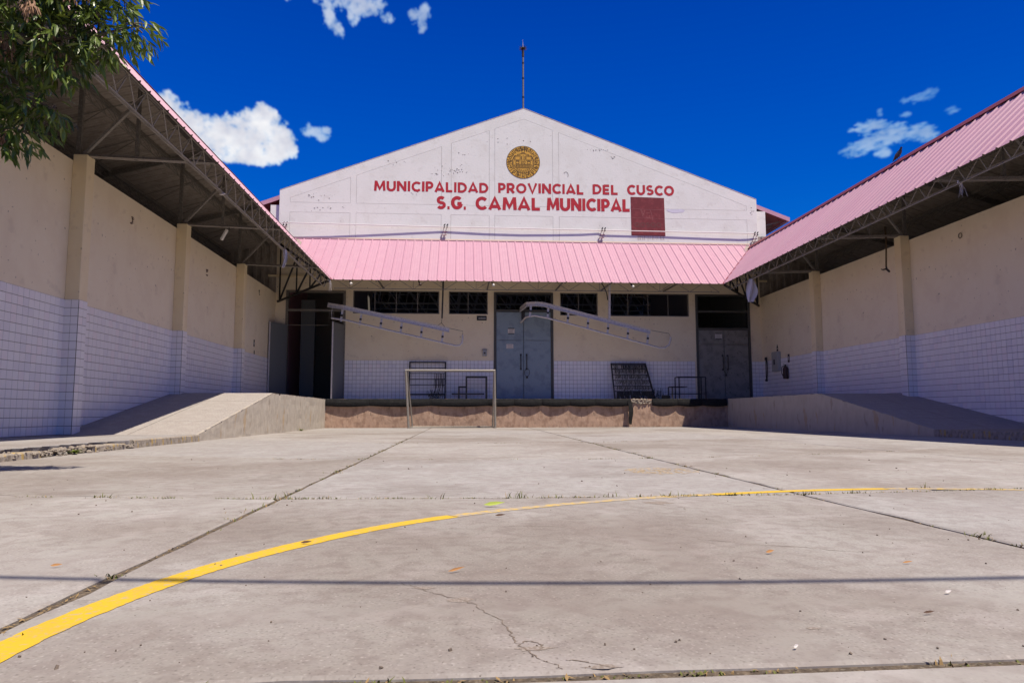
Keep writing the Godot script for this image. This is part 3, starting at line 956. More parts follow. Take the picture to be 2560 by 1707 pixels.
func ramp_side(x_face: float, x_wall: float, z_foot: float, z_crest: float, y_foot: float, called: String, label: String) -> void:
	var t := thing(called, label, "ramp", V((x_face + x_wall) * 0.5, 0, z_crest))
	var sgn := signf(x_face - x_wall)     # outward direction of the face
	var b := B.new()
	# sloped surface as broad poured bands with sunk joints
	var bands := 4
	for k in bands:
		var z0 := lerpf(z_foot, z_crest, float(k) / bands) + (0.006 if k > 0 else 0.0)
		var z1 := lerpf(z_foot, z_crest, float(k + 1) / bands) - 0.006
		var y0 := lerpf(y_foot, HP, (z0 - z_foot) / (z_crest - z_foot))
		var y1 := lerpf(y_foot, HP, (z1 - z_foot) / (z_crest - z_foot))
		var cuts := [x_face, lerpf(x_face, x_wall, 0.5), x_wall]
		for c in 2:
			b = B.new()
			var xa: float = cuts[c] - (0.0 if c == 0 else sgn * 0.005)
			var xb: float = cuts[c + 1] + (sgn * 0.005 if c == 0 else 0.0)
			b.quad(V(xa, y0, z0), V(xb, y0, z0), V(xb, y1, z1), V(xa, y1, z1), Vector3.UP)
			b.quad(V(xa, y0, z0), V(xb, y0, z0), V(xb, y0 - 0.03, z0), V(xa, y0 - 0.03, z0), Vector3.BACK)
			b.quad(V(xa, y1, z1), V(xb, y1, z1), V(xb, y1 - 0.03, z1), V(xa, y1 - 0.03, z1), Vector3.FORWARD)
			put(b, "slope_panel", M.ramp_top, t)
	b = B.new()
	b.quad(V(x_face - sgn * 0.01, y_foot - 0.012, z_foot), V(x_wall, y_foot - 0.012, z_foot), V(x_wall, HP - 0.012, z_crest), V(x_face - sgn * 0.01, HP - 0.012, z_crest), Vector3.UP)
	put(b, "joint_bed", M.dirt, t)
	b = B.new()
	b.quad(V(x_face, HP, z_crest), V(x_wall, HP, z_crest), V(x_wall, HP, ZP), V(x_face, HP, ZP), Vector3.UP)
	put(b, "landing", M.ramp_top, t)
	# side face with relief
	b = B.new()
	var nz := FastNoiseLite.new(); nz.seed = 8; nz.frequency = 0.9; nz.fractal_octaves = 4
	var n := 150
	var prev := []
	for i in n + 1:
		var z := lerpf(z_foot, ZP + 0.02, float(i) / n)
		var yt := lerpf(y_foot, HP, clampf((z - z_foot) / (z_crest - z_foot), 0, 1))
		var chip := maxf(0.0, nz.get_noise_1d(z * 6.0) - 0.22) * 0.09
		var col := []
		for j in 9:
			var y := lerpf(-0.04, yt - chip, j / 8.0)
			var inn := nz.get_noise_2d(z, y * 2.0) * 0.016 + (chip * 0.5 if j == 8 else 0.0)
			col.append(V(x_face - sgn * absf(inn), y, z))
		col.append(V(x_face - sgn * (0.04 + chip), yt + 0.001, z))
		if i > 0:
			for j in 8: b.quad(prev[j], col[j], col[j + 1], prev[j + 1], Vector3(sgn, 0, 0))
			b.quad(prev[8], col[8], col[9], prev[9], Vector3(sgn, 0.6, 0))
		prev = col
	put(b, "side_face", M.ramp_face, t)

func make_ramps() -> void:
	ramp_side(XLP, XL, 13.2, 18.2, 0.12, "concrete_ramp", "half sunlit pale concrete ramp rising beside the wall with a broken kerb")
	ramp_side(XRP, XR, 13.95, 18.5, 0.15, "concrete_ramp", "fully shaded dark concrete ramp rising below the fire extinguisher wall")

func make_pavements() -> void:
	# near the crumbling kerb
	var t := thing("pavement", "narrow pavement with crumbled kerb at the foot of the ramp", "")
	t.remove_meta("category")
	t.set_meta("kind", "structure")
	var nz := FastNoiseLite.new(); nz.seed = 21; nz.frequency = 1.3; nz.fractal_octaves = 5
	var b := B.new()
	var n := 260
	var prev := []
	for i in n + 1:
		var z := lerpf(2.0, 13.2, float(i) / n)
		var broken := smoothstep(6.6, 7.4, z) * (1.0 - smoothstep(10.2, 10.7, z))
		var cut := broken * (0.16 + 0.16 * nz.get_noise_1d(z * 4.0) + 0.05 * nz.get_noise_1d(z * 17.0)) + 0.012 * absf(nz.get_noise_1d(z * 9.0 + 50.0))
		cut = maxf(cut, 0.0)
		var x := XLP - cut
		var col := [V(XL, 0.12, z), V(x - 0.012, 0.12, z), V(x, 0.108, z), V(x + 0.003 - broken * 0.05, 0.04, z), V(x - broken * 0.02, -0.04, z)]
		if i > 0:
			for q in 4: b.quad(prev[q], col[q], col[q + 1], prev[q + 1], [Vector3.UP, Vector3(1, 1, 0), Vector3.RIGHT, Vector3.RIGHT][q])
		prev = col
	put(b, "walkway", M.concrete2, t)
	b = B.new()
	# kerb facing lengths that still stand
	for seg in [[4.0, 6.1, 0.118, 0.0], [6.12, 7.25, 0.1, 0.02], [7.4, 8.35, 0.075, 0.05], [9.45, 10.35, 0.085, 0.03], [10.6, 11.9, 0.1175, 0.0], [11.92, 13.18, 0.1165, 0.0]]:
		b = B.new()
		var m := int((seg[1] - seg[0]) / 0.08)
		var pr := []
		for i in m + 1:
			var z := lerpf(seg[0], seg[1], float(i) / m)
			var hh: float = seg[2] - maxf(0, nz.get_noise_1d(z * 5.0 + 9.0)) * (0.05 if seg[3] > 0 else 0.012)
			var xo: float = XLP + 0.035 + 0.006 * nz.get_noise_1d(z * 8.0)
			var col := [V(XLP - 0.1, hh, z), V(xo - 0.015, hh, z), V(xo, hh - 0.015, z), V(xo + 0.004, -0.04, z)]
			if i > 0:
				for q in 3: b.quad(pr[q], col[q], col[q + 1], pr[q + 1], [Vector3.UP, Vector3(1, 1, 0), Vector3.RIGHT][q])
			if i == 0 or i == m: b.quad(col[0], col[1], col[3], V(XLP - 0.1, -0.04, z), Vector3.BACK if i == 0 else Vector3.FORWARD)
			pr = col
		put(b, "kerb_block", M.curb, t)
	for i in 64:
		b = B.new()
		var z := rng.randf_range(6.7, 10.7)
		var s := rng.randf_range(0.025, 0.065)
		stone(b, V(XLP - rng.randf_range(-0.05, 0.24), rng.randf_range(0.01, 0.075), z), s)
		put(b, "rubble_stone", M.rubble, t)
	b = B.new()
	for i in 500:
		var z := rng.randf_range(6.5, 10.8)
		stone(b, V(XLP - rng.randf_range(-0.06, 0.26), rng.randf_range(0.0, 0.07), z), rng.randf_range(0.008, 0.03))
	var cr := put(b, "rubble_crumbs", M.rubble, t)
	cr.set_meta("kind", "stuff")
	# the shaded pavement on the other side
	t = thing("pavement", "low shaded pavement at the foot of the dark ramp", "")
	t.remove_meta("category")
	t.set_meta("kind", "structure")
	b = B.new()
	b.quad(V(XRP + 0.01, 0.15, 2.0), V(XR, 0.15, 2.0), V(XR, 0.15, 13.95), V(XRP + 0.01, 0.15, 13.95), Vector3.UP)
	b.quad(V(XRP + 0.01, 0.15, 2.0), V(XRP + 0.01, 0.15, 13.95), V(XRP, 0.14, 13.95), V(XRP, 0.14, 2.0), Vector3(-1, 1, 0))
	b.quad(V(XRP, 0.14, 2.0), V(XRP, 0.14, 13.95), V(XRP, -0.04, 13.95), V(XRP, -0.04, 2.0), Vector3.LEFT)
	put(b, "walkway", M.curb, t)
	# weed at the kerb
	var w := B.new()
	for k in 46:
		var an := rng.randf() * TAU
		var d := Vector3(cos(an), rng.randf_range(0.2, 1.1), sin(an)).normalized()
		leaf_mesh(w, V(XLP + 0.06, 0.02, 8.98), d, d.cross(Vector3.UP).normalized(), rng.randf_range(0.04, 0.12), 0.02, 0.3)
	one(w, "kerb_weed", M.leaf2, "small bright green weed growing from the crumbled kerb", "weed")
	w = B.new()
	for k in 26:
		var an := rng.randf() * TAU
		var d := Vector3(cos(an), rng.randf_range(0.2, 1.1), sin(an)).normalized()
		leaf_mesh(w, V(XLP + 0.1, 0.0, 21.0), d, d.cross(Vector3.UP).normalized(), rng.randf_range(0.06, 0.14), 0.03, 0.3)
	one(w, "ramp_weed", M.leaf2, "small green weed at the foot of the sunlit ramp side", "weed")

func more_materials() -> void:
	M.old_runs = plain(lin(0.5, 0.45, 0.4), 0.9)
	M.chip = plain(lin(0.22, 0.2, 0.185), 0.95)
	M.overpaint = plain(lin(0.6, 0.585, 0.68), 0.85)

# ------------------------------------------------------------------ tiles
var tile_mesh: ArrayMesh

func make_tile_mesh() -> void:
	var b := B.new()
	var h := 0.071
	var d := 0.008
	var bv := 0.0025
	# local: x across, y up, z outward
	var i := [Vector3(-h + bv, -h + bv, d), Vector3(h - bv, -h + bv, d), Vector3(h - bv, h - bv, d), Vector3(-h + bv, h - bv, d)]
	var o := [Vector3(-h, -h, d - bv), Vector3(h, -h, d - bv), Vector3(h, h, d - bv), Vector3(-h, h, d - bv)]
	var q := [Vector3(-h, -h, 0), Vector3(h, -h, 0), Vector3(h, h, 0), Vector3(-h, h, 0)]
	var hs := [Vector3.DOWN, Vector3.RIGHT, Vector3.UP, Vector3.LEFT]
	b.quad(i[0], i[1], i[2], i[3], Vector3.BACK)
	for k in 4:
		var k2 := (k + 1) % 4
		b.quad(i[k], i[k2], o[k2], o[k], hs[k] + Vector3.BACK)
		b.quad(o[k], o[k2], q[k2], q[k], hs[k])
	tile_mesh = b.mesh()

# fields: [origin (top corner), across, normal, columns, rows, tile width]
func lay_tiles(parent: Node3D, fields: Array, floor_at: Callable) -> void:
	var all := []
	for f in fields:
		var o: Vector3 = f[0]; var ux: Vector3 = f[1]; var nn: Vector3 = f[2]
		var w: float = f[5]
		for c in f[3]:
			for r in f[4]:
				var p: Vector3 = o + ux * (c + 0.5) * w + Vector3.DOWN * (r + 0.5) * TILE
				if p.y + 0.08 < floor_at.call(p): continue
				var dist := p.distance_to(Vector3(0, 0.47, 0))
				var inview: bool = absf(p.x / -p.z - 0.11) < 0.76
				var facing := -nn.dot(p.normalized())
				all.append([(1.0 / (dist * dist) * maxf(0.05, facing)) if inview else 0.0, p, ux, nn, w])
	all.sort_custom(func(a, b2): return a[0] > b2[0])
	var rest := B.new()
	rest.use_c = true
	var src_v: PackedVector3Array = tile_mesh.surface_get_arrays(0)[Mesh.ARRAY_VERTEX]
	var src_n: PackedVector3Array = tile_mesh.surface_get_arrays(0)[Mesh.ARRAY_NORMAL]
	var src_i: PackedInt32Array = tile_mesh.surface_get_arrays(0)[Mesh.ARRAY_INDEX]
	var k := 0
	for t in all:
		var tone := 0
		var rr := rng.randf()
		if rr > 0.9: tone = 3
		elif rr > 0.75: tone = 2
		elif rr > 0.45: tone = 1
		var across: Vector3 = t[2] if t[2].cross(Vector3.UP).dot(t[3]) > 0.0 else -t[2]
		var bs := Basis(across * (t[4] / TILE), Vector3.UP, t[3])
		bs = bs * Basis(Vector3.BACK, rng.randf_range(-0.006, 0.006)) * Basis(Vector3.UP, rng.randf_range(-0.006, 0.006))
		var p: Vector3 = t[1] + t[3] * (0.003 + rng.randf_range(0.0, 0.0012))
		if k < 300:
			var o := MeshInstance3D.new()
			o.mesh = tile_mesh
			o.material_override = M["tile%d" % tone]
			o.name = "tile"
			parent.add_child(o, true)
			var pos := Vector3.ZERO
			var q: Node = parent
			while q is Node3D and q != self:
				pos += q.position
				q = q.get_parent()
			o.transform = Transform3D(bs, p - pos)
		else:
			var base := rest.v.size()
			for i in src_v.size():
				rest.v.append(p + bs * src_v[i]); rest.n.append((bs * src_n[i]).normalized()); rest.c.append(M.tile_tints[tone]); rest.uv.append(Vector2.ZERO)
			for i in src_i: rest.ix.append(base + i)
		k += 1
	if rest.ix.size() > 0:
		var o := put(rest, "tile_field", M.tiles, parent)
		o.set_meta("kind", "stuff")

# ------------------------------------------------------------------ sheet metal
func rib_profile(z0: float, ribs: int) -> Array:
	var out := []
	for k in ribs:
		var z := z0 + k * RIB
		for q in [[0.0, 0.0], [0.026, 0.027], [0.046, 0.027], [0.072, 0.0], [0.14, 0.0], [0.15, 0.006], [0.16, 0.0], [0.235, 0.0], [0.245, 0.006], [0.255, 0.0]]:
			out.append(Vector2(z + q[0], q[1]))
	out.append(Vector2(z0 + ribs * RIB, 0.0))
	return out

func put2(top: B, bottom: B, called: String, m_top: Material, m_bottom: Material, parent: Node3D) -> MeshInstance3D:
	var o := put(top, called, m_top, parent)
	o.material_override = null
	var me: ArrayMesh = o.mesh
	me.add_surface_from_arrays(Mesh.PRIMITIVE_TRIANGLES, bottom.arrays())
	me.surface_set_material(0, m_top)
	me.surface_set_material(1, m_bottom)
	return o

# one sheet between two edge curves; lo/hi give the end points for a profile position
func sheet(prof: Array, lo: Callable, hi: Callable, nn: Vector3, called: String, m_top: Material, parent: Node3D) -> void:
	var a := B.new()
	var u := B.new()
	for i in prof.size() - 1:
		var p0: Vector2 = prof[i]; var p1: Vector2 = prof[i + 1]
		var l0: Vector3 = lo.call(p0.x) + nn * p0.y
		var l1: Vector3 = lo.call(p1.x) + nn * p1.y
		var h0: Vector3 = hi.call(p0.x) + nn * p0.y
		var h1: Vector3 = hi.call(p1.x) + nn * p1.y
		if l0.distance_to(h0) < 0.02 and l1.distance_to(h1) < 0.02: continue
		a.quad(l0, l1, h1, h0, nn)
		var dn := nn * 0.004
		u.quad(l0 - dn, l1 - dn, h1 - dn, h0 - dn, -nn)
		a.quad(l0, l1, l1 - dn, l0 - dn, (l0 - h0))
	if a.ix.size() == 0: return
	put2(a, u, called, m_top, M.under, parent)

func lattice(b: B, ps: Array, qs: Array, r: float) -> void:
	for i in ps.size():
		b.tube([ps[i], qs[i]], r, 5, false)
		if i > 0: b.tube([ps[i - 1], qs[i]], r, 5, false)

func make_wing(s: float, xe: float, xw: float, t: float, ur: float, called: String, label: String, group: String) -> void:
	var w := thing(called, label, "building", V(xw, 0, 15.0), group)
	var ux := func(u: float) -> float: return xe + s * u
	var yr := YE + t * ur
	var xo := xw + s * 6.0
	# --- walls
	var wall := B.new()
	wall.box(V(xw, -0.05, 1.5), V(xw + s * 0.25, WALL_TOP, ZW + 0.2))
	var wn := put(wall, "wall", M.cream, w)
	var b := B.new()
	b.box(V(xw - s * 0.003, 0.0, 5.0), V(xw + s * 0.01, TOP_TILE, ZW - 0.003))
	put(b, "grout_bed", M.grout, wn)
	var fields := []
	var inward := Vector3(-s, 0, 0)
	# tiles run between the pilasters
	var pz := [8.55, 13.21, 18.02, 22.82]
	var start := 6.4
	for k in pz.size() + 1:
		var z0: float = start if k == 0 else pz[k - 1] + 0.28
		var z1: float = pz[k] if k < pz.size() else ZW
		if s > 0 and z1 < 11.0: continue
		var n := int((z1 - z0) / TILE + 0.5)
		var wd: float = (z1 - z0) / n
		fields.append([V(xw, TOP_TILE, z0), Vector3(0, 0, -1), inward, n, 17, wd])
	for z in pz:
		if s > 0 and z < 11.0: continue
		fields.append([V(xw - s * 0.25, TOP_TILE, z), Vector3(0, 0, -1), inward, 2, 17, 0.14])
		fields.append([V(xw - s * 0.25, TOP_TILE, z), Vector3(s, 0, 0), Vector3(0, 0, 1), 2, 17, 0.125])
	var zf := 13.2 if s < 0 else 13.95
	var zc := 18.2 if s < 0 else 18.5
	var yf := 0.12 if s < 0 else 0.15
	lay_tiles(wn, fields, func(p: Vector3) -> float: return lerpf(yf, HP, clampf((-p.z - zf) / (zc - zf), 0.0, 1.0)))
	b = B.new()
	b.box(V(xo, -0.05, 1.5), V(xo + s * 0.25, 6.4, ZW + 0.2))
	put(b, "outer_wall", M.cream, w)
	b = B.new()
	b.box(V(xw + s * 0.25, -0.05, 1.5), V(xo, 5.6, 1.7))
	put(b, "near_end_wall", M.cream, w)
	# dark sheet closing the roof space at the hall
	b = B.new()
	var n2 := int(absf(xo - xw) / 0.3)
	for k in n2:
		var xa := xw + s * (0.02 + k * 0.3)
		var pts := [[0.0, 0.0], [0.12, 0.0], [0.15, 0.04], [0.27, 0.04], [0.3, 0.0]]
		for q in 4:
			b.quad(V(xa + s * pts[q][0], 4.2, ZW + 0.05 - pts[q][1]), V(xa + s * pts[q + 1][0], 4.2, ZW + 0.05 - pts[q + 1][1]), V(xa + s * pts[q + 1][0], 7.6, ZW + 0.05 - pts[q + 1][1]), V(xa + s * pts[q][0], 7.6, ZW + 0.05 - pts[q][1]), Vector3.BACK)
	put(b, "end_sheet", M.under, w)
	# --- pilasters
	for z in pz:
		b = B.new()
		b.bbox(V(xw - s * 0.125, 2.61, z + 0.14), Vector3(0.25, 5.2, 0.28), 0.008)
		var po := put(b, "pilaster", M.cream_pilaster, w)
		b = B.new()
		b.box(V(xw - s * 0.002, 0.0, z - 0.002), V(xw - s * 0.252, TOP_TILE, z + 0.282))
		put(b, "grout_bed", M.grout, po)
	# --- roof slope towards the yard
	var nn := Vector3(-s * t, 1, 0).normalized()
	var z := 1.8
	var i := 0
	var roof := Node3D.new()
	roof.name = "roof"
	w.add_child(roof, true)
	var valley := func(zz: float) -> float: return maxf(-0.03, (zz - ZC) * TF / t - 0.015)
	while z < ZW + 0.1:
		var ribs := 3 if z + 3 * RIB < ZW + 0.16 else int(ceil((ZW + 0.16 - z) / RIB))
		var lo := func(zz: float) -> Vector3:
			var u: float = minf(valley.call(zz), ur)
			return V(ux.call(u), YE + t * u, minf(zz, ZW - 0.01))
		var hi := func(zz: float) -> Vector3: return V(ux.call(ur), yr, minf(zz, ZW - 0.01))
		sheet(rib_profile(z, ribs), lo, hi, nn, "roof_sheet", M["pink%d" % (i % 3)], roof)
		# outer slope
		var no := Vector3(s * TO, 1, 0).normalized()
		var lo2 := func(zz: float) -> Vector3: return V(ux.call(ur), yr, minf(zz, ZW + 0.16))
		var hi2 := func(zz: float) -> Vector3: return V(xo + s * 0.4, yr - TO * absf(xo + s * 0.4 - ux.call(ur)), minf(zz, ZW + 0.16))
		sheet(rib_profile(z, ribs), lo2, hi2, no, "outer_roof_sheet", M["pink%d" % (i % 3)], roof)
		z += ribs * RIB
		i += 1
	# ridge cap
	b = B.new()
	var c0 := V(ux.call(ur - 0.17), yr - 0.17 * t, 1.8) + nn * 0.05
	var c1 := V(ux.call(ur), yr, 1.8) + Vector3.UP * 0.07
	var c2 := V(ux.call(ur + 0.2), yr - 0.2 * TO, 1.8) + Vector3.UP * 0.055
	var len := Vector3(0, 0, -(ZW - 0.02 - 1.8))
	b.quad(c0, c1, c1 + len, c0 + len, nn)
	b.quad(c1, c2, c2 + len, c1 + len, Vector3.UP)
	b.quad(c0, c0 - nn * 0.012, c0 - nn * 0.012 + len, c0 + len, Vector3(-s, -0.5, 0))
	b.quad(c0 - nn * 0.012, c1 - nn * 0.012, c1 - nn * 0.012 + len, c0 - nn * 0.012 + len, -nn)
	put(b, "ridge_cap", M.maroon_roof, roof)
	# --- eave girder, one length per bay
	var bays := [1.9, 8.69, 13.35, 18.16, 22.96, 25.0]
	for k in bays.size() - 1:
		b = B.new()
		var A := []; var T := []; var Q := []
		var m := int((bays[k + 1] - bays[k]) / 0.57)
		for j in m + 1:
			var zz := lerpf(bays[k], bays[k + 1], float(j) / m)
			A.append(V(ux.call(0.2), 4.885 if s < 0 else 4.93, zz))
			T.append(V(ux.call(0.06), YE + 0.02, zz + 0.02))
			Q.append(V(ux.call(0.52), 5.12, zz - 0.15))
		b.tube([A[0], A[m]], 0.011, 6)
		b.tube([T[0], T[m]], 0.01, 6)
		b.tube([Q[0], Q[m]], 0.011, 6)
		lattice(b, T, A, 0.0095)
		lattice(b, Q, A, 0.008)
		for j in m: b.tube([T[j], Q[j + 1]], 0.008, 5, false)
		put(b, "eave_girder", M.steel_pale, w)
	# --- trusses over the pilasters
	for zz in [8.69, 13.35, 18.16, 22.96]:
		b = B.new()
		var uw := absf(xw - xe) - 0.25
		b.angle_bar(V(ux.call(uw + 0.1), 5.2, zz + 0.03), V(ux.call(0.02), 5.12, zz + 0.03), 0.06)
		b.angle_bar(V(ux.call(uw + 0.1), 5.2, zz - 0.04), V(ux.call(0.02), 5.12, zz - 0.04), 0.055)
		put(b, "tie_beam", M.steel_pale, w)
		b = B.new()
		var ud := ur - 0.62
		b.bar(V(ux.call(uw + 0.2), 5.18, zz), V(ux.call(ud), YE + t * ud - 0.12, zz), 0.07, 0.05)
		put(b, "diagonal_strut", M.steel_pale, w)
		b = B.new()
		b.bar(V(ux.call(uw + 0.23), 5.15, zz), V(ux.call(uw + 0.23), yr - TO * (uw + 0.23 - ur) - 0.06, zz), 0.085, 0.06)
		b.bar(V(ux.call(1.46), 5.16, zz), V(ux.call(1.46), YE + t * 1.46 - 0.08, zz), 0.06, 0.06)
		# rafters
		b.bar(V(ux.call(0.08), YE - 0.03, zz), V(ux.call(ur), yr - 0.14, zz), 0.05, 0.1)
		b.bar(V(ux.call(ur), yr - 0.14, zz), V(xo, yr - TO * absf(xo - ux.call(ur)) - 0.1, zz), 0.05, 0.14)
		b.bar(V(ux.call(uw + 0.23), 5.2, zz), V(xo, yr - TO * absf(xo - ux.call(ur)) - 0.35, zz), 0.05, 0.08)
		put(b, "roof_truss", M.steel, w)
	# --- purlins
	for u in [0.95, ur - 0.06]:
		b = B.new()
		b.bar(V(ux.call(u), YE + t * u - 0.1, 1.9), V(ux.call(u), YE + t * u - 0.1, 25.0 + u * 0.8), 0.05, 0.09)
		put(b, "purlin", M.steel, w)
	for u in [ur + 0.9, ur + 2.3, ur + 3.7, ur + 5.0]:
		b = B.new()
		var y: float = yr - TO * (u - ur) - 0.07
		b.bar(V(ux.call(u), y, 1.9), V(ux.call(u), y, ZW - 0.1), 0.06, 0.09)
		var p1 := []; var p2 := []
		for j in 46:
			var zz := 2.0 + j * 0.55
			p1.append(V(ux.call(u), y, zz)); p2.append(V(ux.call(u) - s * 0.02, y - 0.26, zz + 0.27))
		b.tube([p2[0], p2[-1]], 0.012, 5)
		lattice(b, p1, p2, 0.008)
		put(b, "purlin", M.steel, w)
	for zz in [10.0, 11.7, 15.0, 16.6, 19.8, 21.4, 24.3]:
		b = B.new()
		b.tube([V(ux.call(ur), yr - 0.12, zz), V(ux.call(ur + 2.3), yr - TO * 2.3 - 0.16, zz + 0.1)], 0.01, 5)
		put(b, "bracing_rod", M.steel, w)
		b = B.new()
		b.tube([V(ux.call(ur + 0.9), yr - TO * 0.9 - 0.14, zz), V(ux.call(ur + 3.7), yr - TO * 3.7 - 0.2, zz + 1.5)], 0.01, 5)
		put(b, "bracing_rod", M.steel, w)
	# --- black corner truss under the valley
	b = B.new()
	var ca := V(xw - s * 0.1, 4.74, ZW - 0.12); var cb := V(xe + s * 0.03, 5.12, ZC + 0.04)
	var cd := V(xw - s * 0.1, YE + TF * 2.5 - 0.1, ZW - 0.12)
	b.bar(ca, cb, 0.055, 0.07)
	b.bar(cb, cd, 0.05, 0.07)
	for k in 4:
		var f := [0.04, 0.38, 0.64, 0.84][k] as float
		var lo3 := ca.lerp(cb, f); var hi3 := cd.lerp(cb, f)
		b.bar(lo3, hi3, 0.05, 0.035)
		if k < 3: b.bar(lo3, cd.lerp(cb, [0.38, 0.64, 0.84][k]), 0.06, 0.035)
	put(b, "corner_truss", M.black_steel, w)

func make_wings() -> void:
	make_tile_mesh()
	make_wing(-1.0, XLE, XL, TL, 1.95, "wing_building", "side wing whose lilac tiled wall stands behind the half sunlit ramp", "side wings of the yard")
	make_wing(1.0, XRE, XR, TR, 2.12, "wing_building", "shaded side wing with broad pink roof and fire extinguisher on its wall", "side wings of the yard")

# ------------------------------------------------------------------ main hall
const APEX := Vector2(2.46, 12.72)
const GL := Vector2(-7.06, 9.15)
const GR := Vector2(11.95, 9.15)

func arc(cx: float, cy: float, rx: float, ry: float, a0: float, a1: float, n := 14) -> Array:
	var o := []
	for i in n + 1:
		var a := deg_to_rad(lerpf(a0, a1, float(i) / n))
		o.append(Vector2(cx + cos(a) * rx, cy + sin(a) * ry))
	return o

# painted capitals as brush strokes in a box of height 1: [advance, strokes]
func glyph(ch: String) -> Array:
	var h := 0.1   # half stroke
	match ch:
		"M": return [1.0, [[Vector2(0.1, 0), Vector2(0.16, 1)], [Vector2(0.16, 0.97), Vector2(0.5, 0.22), Vector2(0.86, 0.97)], [Vector2(0.86, 1), Vector2(0.92, 0)]]]
		"U": return [0.82, [[Vector2(0.1, 1), Vector2(0.1, 0.42)] + arc(0.41, 0.4, 0.31, 0.31, 180, 360) + [Vector2(0.72, 1)]]]
		"N": return [0.84, [[Vector2(0.1, 0), Vector2(0.1, 1)], [Vector2(0.1, 0.96), Vector2(0.74, 0.04)], [Vector2(0.74, 0), Vector2(0.74, 1)]]]
		"I": return [0.22, [[Vector2(0.11, 0), Vector2(0.11, 1)]]]
		"C": return [0.82, [arc(0.47, 0.5, 0.37, 0.4, 42, 318, 22)]]
		"P": return [0.68, [[Vector2(0.1, 0), Vector2(0.1, 1)], [Vector2(0.1, 0.9)] + arc(0.33, 0.65, 0.25, 0.25, 90, -90) + [Vector2(0.1, 0.4)]]]
		"R": return [0.74, [[Vector2(0.1, 0), Vector2(0.1, 1)], [Vector2(0.1, 0.9)] + arc(0.36, 0.65, 0.25, 0.25, 90, -90) + [Vector2(0.1, 0.4)], [Vector2(0.34, 0.4), Vector2(0.66, 0)]]]
		"A": return [0.9, [[Vector2(0.08, 0), Vector2(0.45, 0.93), Vector2(0.82, 0)], [Vector2(0.22, 0.26), Vector2(0.68, 0.26)]]]
		"L": return [0.62, [[Vector2(0.1, 1), Vector2(0.1, 0)], [Vector2(0.02, 0.1), Vector2(0.6, 0.1)]]]
		"D": return [0.82, [[Vector2(0.1, 0), Vector2(0.1, 1)], [Vector2(0.1, 0.9)] + arc(0.32, 0.5, 0.4, 0.4, 90, -90, 18) + [Vector2(0.1, 0.1)]]]
		"O": return [0.96, [arc(0.48, 0.5, 0.38, 0.4, 0, 360, 28)]]
		"Q": return [0.96, [arc(0.48, 0.5, 0.38, 0.4, 0, 360, 28), [Vector2(0.6, 0.3), Vector2(0.9, 0.0)]]]
		"V": return [0.88, [[Vector2(0.08, 1), Vector2(0.44, 0.03), Vector2(0.8, 1)]]]
		"E": return [0.64, [[Vector2(0.1, 0), Vector2(0.1, 1)], [Vector2(0.1, 0.9), Vector2(0.6, 0.9)], [Vector2(0.1, 0.5), Vector2(0.54, 0.5)], [Vector2(0.1, 0.1), Vector2(0.6, 0.1)]]]
		"S": return [0.74, [arc(0.37, 0.7, 0.25, 0.2, 35, 262, 16) + arc(0.36, 0.3, 0.28, 0.2, 82, -145, 16)]]
		"G": return [0.88, [arc(0.47, 0.5, 0.37, 0.4, 44, 350, 24), [Vector2(0.86, 0.46), Vector2(0.5, 0.46)]]]
		".": return [0.26, [[Vector2(0.04, 0.09), Vector2(0.22, 0.09)]]]
	return [0.4, []]

func paint_word(parent: Node3D, word: String, x0: float, x1: float, y: float, cap: float, sw: float, mat: Material, lift := 0.004, z := ZW) -> void:
	var tot := 0.0
	var gapw := 0.13
	for ch in word: tot += glyph(ch)[0] + gapw
	tot -= gapw
	var sx := (x1 - x0) / tot
	var x := x0
	for ch in word:
		var g := glyph(ch)
		var b := B.new()
		var k := 0
		for st in g[1]:
			var pts := []
			for q in st: pts.append(Vector2(q.x * sx + rng.randf_range(-0.004, 0.004), q.y * cap + rng.randf_range(-0.004, 0.004)))
			# closed strokes stay closed
			if st[0].distance_to(st[-1]) < 1e-4: pts[-1] = pts[0]
			b.ribbon(pts, sw * rng.randf_range(0.93, 1.06), V(x, y + rng.randf_range(-0.008, 0.008), z), Vector3.RIGHT, Vector3.UP, Vector3.BACK, lift + k * 0.0006)
			k += 1
		put(b, "letter", mat, parent)
		x += (g[0] + gapw) * sx

